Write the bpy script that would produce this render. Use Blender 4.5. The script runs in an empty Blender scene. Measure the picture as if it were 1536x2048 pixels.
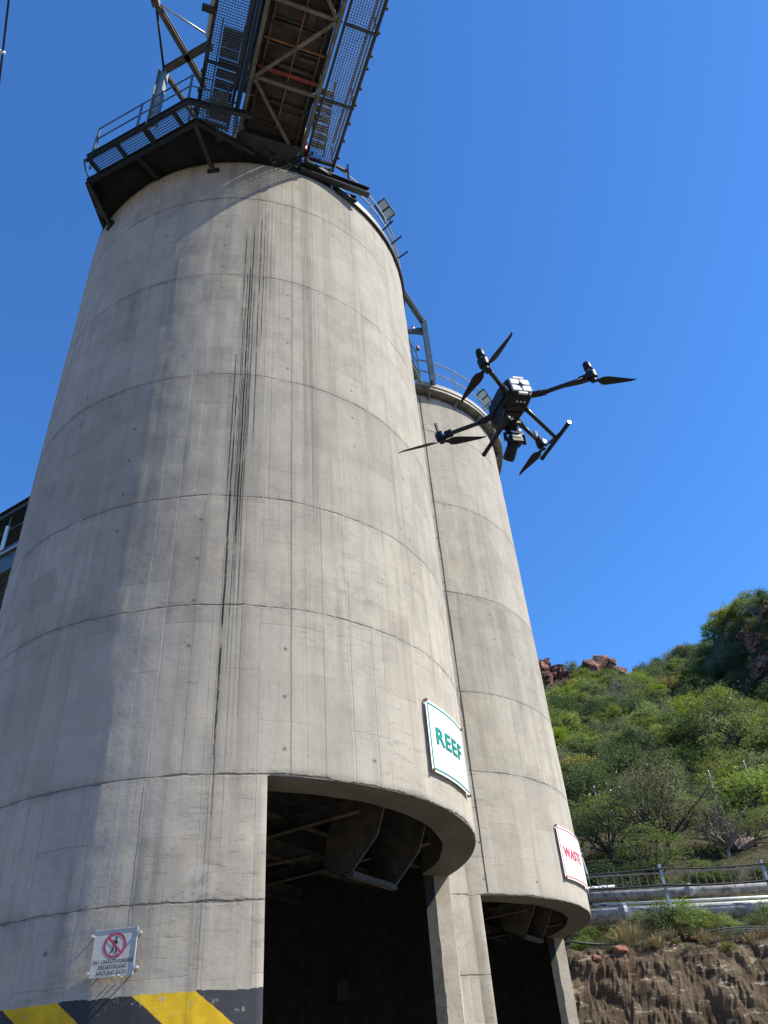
import bpy, math, random
from mathutils import Vector, Matrix, noise, Euler
R = math.radians
PI = math.pi
scene = bpy.context.scene
COL = scene.collection

# ---------------------------------------------------------------- camera
cam_d = bpy.data.cameras.new('camera')
cam = bpy.data.objects.new('camera', cam_d)
COL.objects.link(cam)
pitch, roll = R(37.96), R(-5.055)
F = Vector((0, math.cos(pitch), math.sin(pitch)))
Rv = Vector((1, 0, 0)); Uv = Rv.cross(F)
cr, sr = math.cos(roll), math.sin(roll)
R2v = cr*Rv + sr*Uv; U2v = -sr*Rv + cr*Uv
M = Matrix((R2v, U2v, -F)).transposed().to_4x4()
M.translation = Vector((0, 0, 1.7))
cam.matrix_world = M
cam_d.sensor_fit = 'HORIZONTAL'
cam_d.sensor_width = 36.0
cam_d.lens = 1598.06/1536*36.0
cam_d.clip_start = 0.05
cam_d.clip_end = 3000
scene.camera = cam
scene.render.resolution_x = 768; scene.render.resolution_y = 1024

# ---------------------------------------------------------------- light
SUN_AZ, SUN_EL = -10.3, 43.0      # degrees, azimuth counted from +x towards +y
sd = bpy.data.lights.new('sun', 'SUN'); so = bpy.data.objects.new('sun', sd); COL.objects.link(so)
sd.energy = 5.0; sd.angle = R(0.53); sd.color = (1.0, 0.93, 0.81)
sdir = Vector((math.cos(R(SUN_EL))*math.cos(R(SUN_AZ)), math.cos(R(SUN_EL))*math.sin(R(SUN_AZ)), math.sin(R(SUN_EL))))
so.rotation_euler = sdir.to_track_quat('Z', 'Y').to_euler()
so.location = (20, -5, 40)
w = bpy.data.worlds.new('World'); scene.world = w; w.use_nodes = True
nt = w.node_tree
sky = nt.nodes.new('ShaderNodeTexSky'); sky.sky_type = 'NISHITA'; sky.sun_disc = False
sky.sun_elevation = R(SUN_EL); sky.sun_rotation = R(90-SUN_AZ)
sky.air_density = 1.0; sky.dust_density = 0.15; sky.ozone_density = 3.0; sky.altitude = 900
bg = nt.nodes['Background']; bg.inputs[1].default_value = 0.109
tint = nt.nodes.new('ShaderNodeMix'); tint.data_type = 'RGBA'; tint.blend_type = 'MULTIPLY'; tint.inputs[0].default_value = 1.0
tint.inputs[7].default_value = (0.52, 1.02, 1.50, 1)         # camera-like colour response of a deep clear sky
nt.links.new(sky.outputs[0], tint.inputs[6]); nt.links.new(tint.outputs[2], bg.inputs[0])
scene.view_settings.view_transform = 'Standard'; scene.view_settings.look = 'None'
scene.view_settings.exposure = 0.74; scene.view_settings.gamma = 1.0

# ---------------------------------------------------------------- node helper
class Sk:
    """a socket one can do arithmetic with"""
    def __init__(s, t, o): s.t = t; s.o = o
    def _m(s, op, b=None, c=None, clamp=False):
        n = s.t.nodes.new('ShaderNodeMath'); n.operation = op; n.use_clamp = clamp
        for i, x in enumerate((s, b, c)):
            if x is None: continue
            if isinstance(x, Sk): s.t.links.new(x.o, n.inputs[i])
            else: n.inputs[i].default_value = x
        return Sk(s.t, n.outputs[0])
    def __add__(s, b): return s._m('ADD', b)
    def __sub__(s, b): return s._m('SUBTRACT', b)
    def __mul__(s, b): return s._m('MULTIPLY', b)
    def __truediv__(s, b): return s._m('DIVIDE', b)
    def abs(s): return s._m('ABSOLUTE')
    def lt(s, b): return s._m('LESS_THAN', b)
    def gt(s, b): return s._m('GREATER_THAN', b)
    def mx(s, b): return s._m('MAXIMUM', b)
    def mn(s, b): return s._m('MINIMUM', b)
    def fract(s): return s._m('FRACT')
    def floor(s): return s._m('FLOOR')
    def clamp(s): return s._m('ADD', 0.0, clamp=True)
    def inv(s): return s._m('MULTIPLY_ADD', -1.0, 1.0)
    def step(s, a, b):
        n = s.t.nodes.new('ShaderNodeMapRange'); n.interpolation_type = 'SMOOTHSTEP'
        s.t.links.new(s.o, n.inputs[0])
        n.inputs[1].default_value = a; n.inputs[2].default_value = b
        return Sk(s.t, n.outputs[0])
def mat(name):
    m = bpy.data.materials.new(name); m.use_nodes = True
    return m, m.node_tree, m.node_tree.nodes['Principled BSDF']
def texco(t, which='Object'):
    n = t.nodes.new('ShaderNodeTexCoord'); return n.outputs[which]
def nz(t, vec, scale, detail=4, rough=0.55, sc=None, dist=0.0):
    if sc is not None:
        mp = t.nodes.new('ShaderNodeMapping'); mp.inputs['Scale'].default_value = sc
        t.links.new(vec, mp.inputs[0]); vec = mp.outputs[0]
    n = t.nodes.new('ShaderNodeTexNoise'); n.inputs['Scale'].default_value = scale
    n.inputs['Detail'].default_value = detail; n.inputs['Roughness'].default_value = rough
    n.inputs['Distortion'].default_value = dist
    t.links.new(vec, n.inputs['Vector']); return Sk(t, n.outputs['Fac'])
def mixc(t, fac, a, b, blend='MIX'):
    n = t.nodes.new('ShaderNodeMix'); n.data_type = 'RGBA'; n.blend_type = blend
    def put(sock, v):
        if isinstance(v, Sk): t.links.new(v.o, sock)
        elif isinstance(v, (int, float)): sock.default_value = v
        elif isinstance(v, tuple): sock.default_value = (v[0], v[1], v[2], 1)
        else: t.links.new(v, sock)
    put(n.inputs[0], fac); put(n.inputs[6], a); put(n.inputs[7], b)
    return n.outputs[2]
def bump(t, bsdf, h, strength=0.5, dist=0.01):
    n = t.nodes.new('ShaderNodeBump'); n.inputs['Strength'].default_value = strength
    n.inputs['Distance'].default_value = dist
    t.links.new(h.o, n.inputs['Height']); t.links.new(n.outputs[0], bsdf.inputs['Normal'])
def simple(name, col, rough=0.6, metal=0.0, var=0.25, scale=3.0, bumpd=0.0, spec=0.5, col2=None, thr=(0.5, 0.7)):
    m, t, b = mat(name)
    n = nz(t, texco(t), scale, 5, 0.6)
    dark = tuple(c*(1-var) for c in col); lite = tuple(min(1, c*(1+var)) for c in col)
    c = mixc(t, n.step(0.3, 0.7), dark, lite)
    if col2:
        n2 = nz(t, texco(t), scale*2.3, 6, 0.65)
        c = mixc(t, n2.step(*thr), c, col2)
    t.links.new(c, b.inputs['Base Color'])
    b.inputs['Roughness'].default_value = rough; b.inputs['Metallic'].default_value = metal
    b.inputs['Specular IOR Level'].default_value = spec
    if bumpd: bump(t, b, nz(t, texco(t), scale*4, 5), 0.6, bumpd)
    return m

# ---------------------------------------------------------------- object helpers
def tag(o, label=None, cat=None, group=None, kind=None):
    if label: o['label'] = label
    if cat: o['category'] = cat
    if group: o['group'] = group
    if kind: o['kind'] = kind
    return o
def thing(name, label, cat, loc, group=None):
    o = bpy.data.objects.new(name, None); COL.objects.link(o); o.location = loc
    o.empty_display_size = 0.3
    tag(o, label, cat, group); return o
def rootloc(o):
    v = Vector((0, 0, 0))
    while o is not None: v = v + Vector(o.location); o = o.parent
    return v
class MB:
    def __init__(s): s.v = []; s.f = []; s.uv = None
    def quad(s, *p):
        i = len(s.v); s.v += [Vector(q) for q in p]; s.f.append(tuple(range(i, i+len(p)))); return s
    def hexa(s, a, b):
        """a, b: two matching rings of points"""
        i = len(s.v); n = len(a); s.v += [Vector(q) for q in a]+[Vector(q) for q in b]
        s.f.append(tuple(range(i+n-1, i-1, -1))); s.f.append(tuple(range(i+n, i+2*n)))
        for k in range(n):
            l = (k+1) % n; s.f.append((i+k, i+l, i+n+l, i+n+k))
        return s
    def box(s, c, sx, sy, sz, ax=None, ay=None, az=None):
        c = Vector(c); X = (ax or Vector((1, 0, 0)))*sx/2; Y = (ay or Vector((0, 1, 0)))*sy/2; Z = (az or Vector((0, 0, 1)))*sz/2
        return s.hexa([c-X-Y-Z, c+X-Y-Z, c+X+Y-Z, c-X+Y-Z], [c-X-Y+Z, c+X-Y+Z, c+X+Y+Z, c-X+Y+Z])
    def beam(s, p, q, wd, ht, up=None):
        p = Vector(p); q = Vector(q); d = (q-p); L = d.length; d = d/L
        up = Vector(up) if up is not None else Vector((0, 0, 1))
        if abs(d.dot(up)) > 0.97: up = Vector((1, 0, 0))
        X = d.cross(up).normalized(); Z = X.cross(d)
        a = [p+X*x*wd/2+Z*z*ht/2 for x, z in ((-1, -1), (1, -1), (1, 1), (-1, 1))]
        return s.hexa(a, [k+(q-p) for k in a])
    def ibeam(s, p, q, wd, ht, th=None, up=None):
        """an I section: web and two flanges"""
        p = Vector(p); q = Vector(q); d = (q-p).normalized(); th = th or wd*0.12
        up = Vector(up) if up is not None else Vector((0, 0, 1))
        if abs(d.dot(up)) > 0.97: up = Vector((1, 0, 0))
        X = d.cross(up).normalized(); Z = X.cross(d)
        w_, h_ = wd/2, ht/2; k = th/2
        pr = [(-w_, -h_), (w_, -h_), (w_, -h_+th), (k, -h_+th), (k, h_-th), (w_, h_-th), (w_, h_), (-w_, h_), (-w_, h_-th), (-k, h_-th), (-k, -h_+th), (-w_, -h_+th)]
        a = [p+X*x+Z*z for x, z in pr]
        return s.hexa(a, [v+(q-p) for v in a])
    def tube(s, path, r, n=10, caps=True, rs=None):
        path = [Vector(p) for p in path]; i0 = len(s.v); prev = None
        for k, p in enumerate(path):
            d = (path[min(k+1, len(path)-1)]-path[max(k-1, 0)]).normalized()
            if prev is None:
                u = Vector((0, 0, 1)) if abs(d.z) < 0.9 else Vector((1, 0, 0)); X = d.cross(u).normalized()
            else: X = (prev-d*prev.dot(d)).normalized()
            prev = X; Y = d.cross(X); rr = rs[k] if rs else r
            for j in range(n):
                a = 2*PI*j/n; s.v.append(p+X*math.cos(a)*rr+Y*math.sin(a)*rr)
        for k in range(len(path)-1):
            for j in range(n):
                l = (j+1) % n; a = i0+k*n
                s.f.append((a+j, a+l, a+n+l, a+n+j))
        if caps:
            s.f.append(tuple(i0+j for j in range(n-1, -1, -1))); e = i0+(len(path)-1)*n
            s.f.append(tuple(e+j for j in range(n)))
        return s
    def build(s, name, m, parent=None, smooth=False, bev=0.0, **k):
        me = bpy.data.meshes.new(name); o = bpy.data.objects.new(name, me)
        off = rootloc(parent) if parent is not None else Vector((0, 0, 0))
        me.from_pydata([tuple(v-off) for v in s.v], [], s.f)
        if s.uv:
            ul = me.uv_layers.new(name='cyl')
            for lp in me.loops: ul.data[lp.index].uv = s.uv[lp.vertex_index]
        me.materials.append(m)
        if smooth:
            for p in me.polygons: p.use_smooth = True
        COL.objects.link(o)
        if parent is not None: o.parent = parent
        if bev:
            bm_ = o.modifiers.new('bevel', 'BEVEL'); bm_.width = bev; bm_.segments = 2; bm_.limit_method = 'ANGLE'
        tag(o, **k); return o
SPLIT = {'jamb', 'cross_beam', 'diagonal_brace', 'return_roller', 'bottom_chord', 'edge_flange', 'side_vent', 'support_beam', 'side_plate', 'bolt',
         'white_stanchion', 'downward_sensor', 'collar', 'leg', 'rail_bracket', 'deck_bracket', 'orange_rail', 'rear_latch', 'clamp', 'wall_post', 'edge_beam', 'side_beam', 'rung', 'side_rail', 'frame_beam', 'beam', 'tie_rod', 'post', 'cable_duct', 'belly_plate', 'frame'}
_build = MB.build
def build_split(s, name, m, parent=None, smooth=False, bev=0.0, **k):
    if name not in SPLIT or parent is None: return _build(s, name, m, parent, smooth, bev, **k)
    par = list(range(len(s.v)))
    def find(i):
        while par[i] != i: par[i] = par[par[i]]; i = par[i]
        return i
    for f in s.f:
        a = find(f[0])
        for j in f[1:]: par[find(j)] = a
    comp = {}
    if name == 'jamb':      # quads that do not share vertices: split by azimuth half instead
        cx = sum(v.y for v in s.v)/len(s.v)
        for f in s.f: comp.setdefault(sum(s.v[i].y for i in f)/len(f) > cx, []).append(f)
    else:
        for f in s.f: comp.setdefault(find(f[0]), []).append(f)
    o = None
    for fs in comp.values():
        mp = {}; q = MB()
        for f in fs:
            g_ = []
            for i in f:
                if i not in mp: mp[i] = len(q.v); q.v.append(s.v[i])
                g_.append(mp[i])
            q.f.append(tuple(g_))
        o = _build(q, name, m, parent, smooth, bev, **k)
    return o
MB.build = build_split
def pol(c, r, a, z): return Vector((c[0]+r*math.cos(R(a)), c[1]+r*math.sin(R(a)), z))

# ---------------------------------------------------------------- concrete
RINGS1 = [3.82, 5.19, 7.52, 9.42, 12.10, 14.92, 17.61]
RINGS2 = [3.9, 5.24, 7.68, 9.51, 12.17, 15.0, 17.7]
def concrete(name, rings, R0, drips=(), wide=(), hazard=False, seed=0.0, seams=(), zl=5.19):
    """uv map 'cyl': u = azimuth in degrees, v = height in metres"""
    m, t, b = mat(name)
    un = t.nodes.new('ShaderNodeUVMap'); un.uv_map = 'cyl'
    sp = t.nodes.new('ShaderNodeSeparateXYZ'); t.links.new(un.outputs[0], sp.inputs[0])
    u = Sk(t, sp.outputs[0]); v = Sk(t, sp.outputs[1])
    k = PI*R0/180.0
    um = u*k                                            # metres around
    cb = t.nodes.new('ShaderNodeCombineXYZ'); t.links.new(um.o, cb.inputs[0]); t.links.new(v.o, cb.inputs[1]); cb.inputs[2].default_value = seed
    P = cb.outputs[0]
    big = nz(t, P, 0.35, 5, 0.55)
    mid = nz(t, P, 1.6, 6, 0.62)
    fine = nz(t, P, 14, 6, 0.7)
    grain = nz(t, P, 70, 3, 0.6)
    vst = nz(t, P, 1.0, 6, 0.65, sc=(5.5, 0.22, 1))       # vertical washes
    vst2 = nz(t, P, 1.0, 4, 0.6, sc=(26, 0.35, 1))
    # form panels
    br = t.nodes.new('ShaderNodeTexBrick')
    sw = t.nodes.new('ShaderNodeCombineXYZ')
    wob = (nz(t, P, 2.2, 3)-0.5)*0.045
    wob2 = (nz(t, P, 7.0, 3)-0.5)*0.02
    vv = (v-zl)+wob+wob2; uu = um+wob+wob2*0.6
    t.links.new(vv.o, sw.inputs[0]); t.links.new(uu.o, sw.inputs[1])
    t.links.new(sw.outputs[0], br.inputs['Vector'])
    br.inputs['Color1'].default_value = (0, 0, 0, 1); br.inputs['Color2'].default_value = (1, 1, 1, 1)
    br.inputs['Mortar'].default_value = (0.5, 0.5, 0.5, 1)
    br.inputs['Scale'].default_value = 1.0; br.inputs['Mortar Size'].default_value = 0.0035
    br.inputs['Mortar Smooth'].default_value = 0.6; br.inputs['Brick Width'].default_value = 1.38
    br.inputs['Row Height'].default_value = 0.628; br.offset = 0.5
    seam = Sk(t, br.outputs['Fac'])
    spc = t.nodes.new('ShaderNodeSeparateColor'); t.links.new(br.outputs['Color'], spc.inputs[0])
    tone = Sk(t, spc.outputs[0])
    sgate = nz(t, P, 0.9, 3).step(0.42, 0.60)
    # horizontal lift joints
    rw = (nz(t, P, 0.8, 2)-0.5)*0.10 + (nz(t, P, 5, 5, 0.7)-0.5)*0.055
    vr = v+rw
    jn = None; jb = None
    thick = nz(t, P, 2.2, 6, 0.75).step(0.38, 0.75)*0.036+0.006
    for z in rings:
        d = (vr-z).abs()
        l = (d/thick)._m('MULTIPLY_ADD', -1.0, 1.0).clamp()
        g = (d*-9.0+1.0).clamp()
        jn = l if jn is None else jn.mx(l); jb = g if jb is None else jb.mx(g)
    # short rough marks near the lifts (spalls)
    sp1 = nz(t, P, 9, 6, 0.75, sc=(1.0, 2.2, 1)).step(0.56, 0.66)*jb*0.8
    # pock marks
    pk = t.nodes.new('ShaderNodeTexVoronoi'); pk.feature = 'F1'; pk.inputs['Scale'].default_value = 2.1
    t.links.new(P, pk.inputs['Vector'])
    pd = Sk(t, pk.outputs['Distance'])
    pks = t.nodes.new('ShaderNodeSeparateColor'); t.links.new(pk.outputs['Color'], pks.inputs[0])
    pr = Sk(t, pks.outputs[0])
    pock = pd.lt(pr*0.045)*Sk(t, pks.outputs[1]).gt(0.45)
    pk2 = t.nodes.new('ShaderNodeTexVoronoi'); pk2.inputs['Scale'].default_value = 13; t.links.new(P, pk2.inputs['Vector'])
    s2 = t.nodes.new('ShaderNodeSeparateColor'); t.links.new(pk2.outputs['Color'], s2.inputs[0])
    holes = Sk(t, pk2.outputs['Distance']).lt(Sk(t, s2.outputs[0])*0.10)*Sk(t, s2.outputs[1]).gt(0.84)
    tu = ((um/1.256).fract()-0.27)*1.256+wob2*1.5; tv = (((v-0.35)/0.69).fract()-0.5)*0.69+wob*0.4
    tid = ((um/1.256).floor()*17.3+((v-0.35)/0.69).floor()*5.7)._m('SINE')
    tr2 = (tu*tu+tv*tv)._m('SQRT')
    tie = tr2.lt(0.020)*tid.gt(0.50); tier = tr2.step(0.050, 0.02)*tid.gt(0.3)
    # colours
    c = mixc(t, big.step(0.3, 0.7), (0.490, 0.448, 0.358), (0.555, 0.510, 0.412))
    c = mixc(t, mid.step(0.38, 0.66)*0.42, c, (0.27, 0.25, 0.205))
    c = mixc(t, tone.step(.2, .9)*0.28, c, (0.49, 0.455, 0.385))
    c = mixc(t, tone.inv().step(.45, 1.0)*0.26, c, (0.27, 0.235, 0.19))
    c = mixc(t, vst.step(0.48, 0.72)*0.40, c, (0.225, 0.205, 0.165))
    c = mixc(t, vst2.step(0.54, 0.76)*0.38, c, (0.19, 0.175, 0.145))
    c = mixc(t, vst.inv().step(0.58, 0.72)*0.40, c, (0.54, 0.50, 0.42))
    c = mixc(t, fine.step(0.50, 0.72)*0.34, c, (0.22, 0.20, 0.165))
    c = mixc(t, (grain-0.5).abs().step(0.1, 0.3)*0.3, c, (0.28, 0.26, 0.23))
    for i_, z in enumerate(rings):
        if i_ % 2: c = mixc(t, (vr-z).gt(0)*(vr-(rings[i_+1] if i_+1 < len(rings) else 99)).lt(0)*0.22, c, (0.50, 0.46, 0.38) if i_ % 4 == 1 else (0.25, 0.24, 0.21))
        under = ((vr-z)*-1.6+1.0).clamp()*(vr-z).lt(0)*0 if False else (((vr-z).abs()*-1.7)+1.0).clamp()*(vr-z).lt(0)
        runs = nz(t, P, 1.0, 4, 0.65, sc=(11, 0.18, 1)).step(0.55, 0.72)
        c = mixc(t, under*runs*0.38, c, (0.18, 0.165, 0.14))
    c = mixc(t, seam*(sgate*0.60+0.08), c, (0.14, 0.125, 0.105))
    lsm = nz(t, P, 1.3, 3).step(0.56, 0.64)
    c = mixc(t, seam*lsm*(sgate.inv())*0.7, c, (0.62, 0.58, 0.50))
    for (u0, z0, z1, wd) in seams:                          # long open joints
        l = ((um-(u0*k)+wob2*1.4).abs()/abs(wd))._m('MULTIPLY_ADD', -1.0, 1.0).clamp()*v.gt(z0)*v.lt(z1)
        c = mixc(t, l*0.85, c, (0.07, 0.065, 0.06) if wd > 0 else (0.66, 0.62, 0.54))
    c = mixc(t, jb*mid.step(0.3, 0.6)*0.30, c, (0.23, 0.21, 0.185))
    c = mixc(t, jn*0.60, c, (0.075, 0.07, 0.06))
    c = mixc(t, tier*0.35, c, (0.20, 0.185, 0.155)); c = mixc(t, tie*0.65, c, (0.11, 0.10, 0.085))
    c = mixc(t, sp1, c, (0.16, 0.15, 0.13))
    c = mixc(t, pock*0.6, c, (0.13, 0.12, 0.105))
    c = mixc(t, holes*0.8, c, (0.06, 0.055, 0.05))
    sc1 = nz(t, P, 1.0, 8, 0.78, sc=(2.2, 9, 1)).step(0.54, 0.62)*nz(t, P, 0.45, 3).step(0.46, 0.62)
    c = mixc(t, sc1*0.26, c, (0.17, 0.155, 0.13))
    pat = nz(t, P, 0.8, 7, 0.7, dist=.3).step(0.63, 0.66)
    c = mixc(t, pat*0.5, c, (0.56, 0.52, 0.44)); rus = nz(t, P, 1.0, 5, 0.7, sc=(7, .4, 1)).step(0.66, 0.74)
    c = mixc(t, rus*0.4, c, (0.30, 0.19, 0.10))
    # broad grey wash bands: (azimuth, half width deg, z bottom, strength)
    for (u0, hw, z0, z1, st) in wide:
        e = ((u-u0)/hw); g = (e*e*-1.0+1.0).clamp()*v.gt(z0)*((v-z0)*0.35).clamp()
        lines = nz(t, P, 1.0, 3, 0.6, sc=(34, 0.12, 1)).step(0.40, 0.62)
        c = mixc(t, g*(lines*0.7+0.25)*st, c, (0.13, 0.12, 0.105))
    dw = (nz(t, P, 1.0, 3, 0.6, sc=(0.8, 0.9, 1))-0.5)*0.12
    dfine = (nz(t, P, 1.0, 5, 0.7, sc=(3, 9, 1))-0.5)*0.016
    blot = nz(t, P, 1.0, 4, 0.7, sc=(9, 1.6, 1)).step(0.36, 0.50)
    db = None
    for (u0, z0, z1, wd, st) in drips:
        l = (((um+dw*0.25)-(u0*k)+dfine).abs()/(wd*0.50))._m('MULTIPLY_ADD', -2.0, 2.2).clamp()*((v-z0)*1.1).clamp()*v.lt(z1)
        l = l*(blot*0.75+0.25)*st
        c = mixc(t, l, c, (0.016, 0.016, 0.017))
    rough = 0.86
    b.inputs['Diffuse Roughness'].default_value = 0.45
    if hazard:
        top = v.lt((nz(t, P, 3.0, 7, 0.7)-0.5)*0.11+2.99)
        ph = ((u+(v-2.99)*18.5)+108.9+(nz(t, P, 6, 3)-0.5)*0.8)/20.1
        yel = ph.fract().lt(0.455)
        scr = (nz(t, P, 7, 8, 0.75).step(0.59, 0.65)*0.8).mx(nz(t, P, 1.0, 6, 0.7, sc=(9, 3.5, 1)).step(0.63, 0.67)*0.8)
        pc = mixc(t, yel, mixc(t, mid, (0.035, 0.038, 0.045), (0.075, 0.078, 0.085)), mixc(t, nz(t, P, 4, 5).step(0.3, 0.7), (0.62, 0.40, 0.018), (0.82, 0.56, 0.03)))
        c = mixc(t, top*(scr.inv()), c, pc)
    t.links.new(c, b.inputs['Base Color'])
    b.inputs['Roughness'].default_value = rough; b.inputs['Specular IOR Level'].default_value = 0.25
    lump = nz(t, P, 10, 4, 0.6).step(0.60, 0.80)*(nz(t, P, 0.9, 3).step(0.45, 0.65))
    h = mid*0.8+fine*0.22+grain*0.05-seam*0.45-tie*0.9-jn*1.5-holes*0.6-pock*0.25+tone*0.22-sp1*0.5-sc1*0.2+nz(t, P, 4, 5, 0.6)*0.45+lump*0.30
    bump(t, b, h, 0.8, 0.012)
    return m
def d_(u, z0, z1, w_, s=1.0): return (u, z0, z1, w_, s)
DRIPS1 = [d_(-79.15, 13.1, 16.5, .020), d_(-79.3, 4.9, 11.6, .022), d_(-80.0, 9.0, 12.6, .018), d_(-79.1, 4.2, 9.6, .014, .8),
          d_(-77.6, 7.5, 15.2, .030), d_(-78.3, 8.6, 15.0, .016), d_(-77.0, 8.2, 16.6, .020), d_(-76.3, 10.2, 14.9, .014),
          d_(-75.0, 10.2, 16.9, .018), d_(-74.0, 12.5, 17.1, .014), d_(-73.2, 13.4, 17.2, .011, .8), d_(-78.0, 6.3, 12.0, .014, .8),
          d_(-78.7, 9.6, 13.6, .012, .9), d_(-72.2, 13.9, 17.4, .010, .6), d_(-77.3, 3.9, 9.8, .010, .5), d_(-69.4, 12.6, 18.6, .008, .45),
          d_(-66.0, 11.5, 18.8, .007, .4), d_(-61.0, 9.0, 16.0, .006, .4), d_(-79.0, 2.6, 5.4, .012, .35), d_(-76.6, 6.9, 12.4, .024, .6)]+[d_(-79.5+.47*i, 12.2+1.7*math.sin(i*2.1), 18.2+.5*math.sin(i*1.3), .006+.003*math.sin(i*3.7), .42) for i in range(17)]+[d_(-62.8+1.1*i, 10.5+1.9*math.sin(i*1.9), 18.6, .006, .45) for i in range(5)]
WIDE1 = [(-77.0, 4.4, 3.0, 19, 0.42), (-61.5, 2.6, 7.0, 19, 0.55), (-55.5, 1.5, 9.5, 19, 0.35), (-45.0, 3.0, 11, 19, 0.22), (-84.5, 2.0, 4, 19, 0.2), (-98, 3.5, 9, 19, .25)]
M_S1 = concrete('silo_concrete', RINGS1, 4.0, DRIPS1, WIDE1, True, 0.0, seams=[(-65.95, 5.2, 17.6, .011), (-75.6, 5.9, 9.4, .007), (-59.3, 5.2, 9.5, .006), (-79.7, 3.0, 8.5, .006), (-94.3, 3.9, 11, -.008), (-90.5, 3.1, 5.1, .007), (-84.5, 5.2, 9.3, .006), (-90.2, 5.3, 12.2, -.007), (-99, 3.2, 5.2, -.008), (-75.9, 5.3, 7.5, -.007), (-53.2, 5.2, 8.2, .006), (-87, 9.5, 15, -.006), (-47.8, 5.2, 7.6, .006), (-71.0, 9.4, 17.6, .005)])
M_S2 = concrete('second_silo_concrete', RINGS2, 3.8, [d_(-56, 9.5, 14, .008, .4), d_(-44, 8.5, 12, .010, .4), d_(-60, 10, 16, .008, .4)],
                [(-58, 3, 8, 19, .25), (-45, 4, 7, 19, .25), (-30, 3, 6, 19, .2)], False, 7.3, zl=5.24)
M_WEB = concrete('web_wall_concrete', RINGS2[:2]+[9.5, 15.0], 3.8, [], [], False, 3.1, zl=5.24)

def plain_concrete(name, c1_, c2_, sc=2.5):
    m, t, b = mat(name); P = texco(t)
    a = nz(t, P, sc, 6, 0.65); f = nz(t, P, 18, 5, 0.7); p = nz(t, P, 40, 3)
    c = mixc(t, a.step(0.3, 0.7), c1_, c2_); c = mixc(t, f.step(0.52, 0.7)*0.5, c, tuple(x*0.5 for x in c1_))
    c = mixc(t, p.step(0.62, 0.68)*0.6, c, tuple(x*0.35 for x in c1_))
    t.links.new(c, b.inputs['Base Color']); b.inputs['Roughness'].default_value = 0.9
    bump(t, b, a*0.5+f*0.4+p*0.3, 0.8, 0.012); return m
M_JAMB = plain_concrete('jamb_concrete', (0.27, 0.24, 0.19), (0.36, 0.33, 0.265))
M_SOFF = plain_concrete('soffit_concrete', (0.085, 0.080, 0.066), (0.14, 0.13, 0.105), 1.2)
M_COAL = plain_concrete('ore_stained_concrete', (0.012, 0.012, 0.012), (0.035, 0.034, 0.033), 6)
M_FASC = plain_concrete('deck_concrete', (0.36, 0.345, 0.31), (0.45, 0.43, 0.39))
M_STEEL = simple('painted_dark_steel', (0.022, 0.028, 0.030), 0.5, 0.2, 0.35, 4, 0.002, col2=(0.07, 0.06, 0.048), thr=(0.58, 0.82))
M_STEEL2 = simple('dusty_steel', (0.13, 0.125, 0.11), 0.6, 0.15, 0.35, 5, 0.002, col2=(0.09, 0.055, 0.035), thr=(0.52, 0.75))
M_GALV = simple('galvanised_steel', (0.36, 0.40, 0.42), 0.42, 0.55, 0.2, 7, 0.0)
M_RUST = simple('rusty_belly_plate', (0.040, 0.032, 0.026), 0.75, 0.1, 0.5, 2.2, 0.006, col2=(0.085, 0.045, 0.026), thr=(0.52, 0.76))
M_ORNG = simple('orange_rail', (0.26, 0.11, 0.035), 0.7, 0.0, 0.3, 8)
M_REDB = simple('red_oxide_beam', (0.20, 0.035, 0.028), 0.65, 0.0, 0.35, 6)
M_GREY = simple('grey_green_steel', (0.10, 0.14, 0.15), 0.5, 0.25, 0.25, 3)
M_GREY2 = simple('sunlit_grey_steel', (0.24, 0.29, 0.30), 0.5, 0.1, 0.15, 3)
M_LGREY = simple('light_grey_steel', (0.50, 0.55, 0.56), 0.45, 0.2, 0.12, 4)

# ---------------------------------------------------------------- ground and hill
def sm(a, b, x):
    t = max(0.0, min(1.0, (x-a)/(b-a))); return t*t*(3-2*t)
def ridge_z(x):
    """height of the ridge above ground as a function of x at y = 118"""
    h = 56.3+1.0*math.sin(x*0.13+1)+1.0*math.sin(x*0.31)
    return h
def terr(x, y):
    # the foot of the cut bank runs just behind the silos and swings towards the camera on the right
    xe = x
    yb = 24.3+0.35*noise.noise(Vector((x*0.25, 1.3, 0)))-0.06*max(0, xe-4)
    y = y-(yb-24.3)
    z = 0.0
    n1 = noise.noise(Vector((x*0.5, y*0.5, 0))); n2 = noise.noise(Vector((x*0.13, y*0.13, 5)))
    bank = sm(23.2, 27.0, y)
    z = bank*(5.6+0.2*n1)
    if y > 30.5:
        tt = (y-30.5)/(118-30.5)
        rz = ridge_z(x)
        z += min(tt, 1.0)*(rz-5.6)
        if tt > 1: z -= (y-118)*0.12
        z += 1.2*n2*sm(40, 60, y)+0.3*n1*sm(33, 40, y)
    # rocky knoll on the right of the slope
    dx, dy = (x-49.5)/12.5, (y-84)/15.0
    z += 8.2*sm(35.8, 42.0, x)*math.exp(-(((y-85)/14.0)**4))*(1-.35*sm(48, 70, x))
    return z
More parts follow.
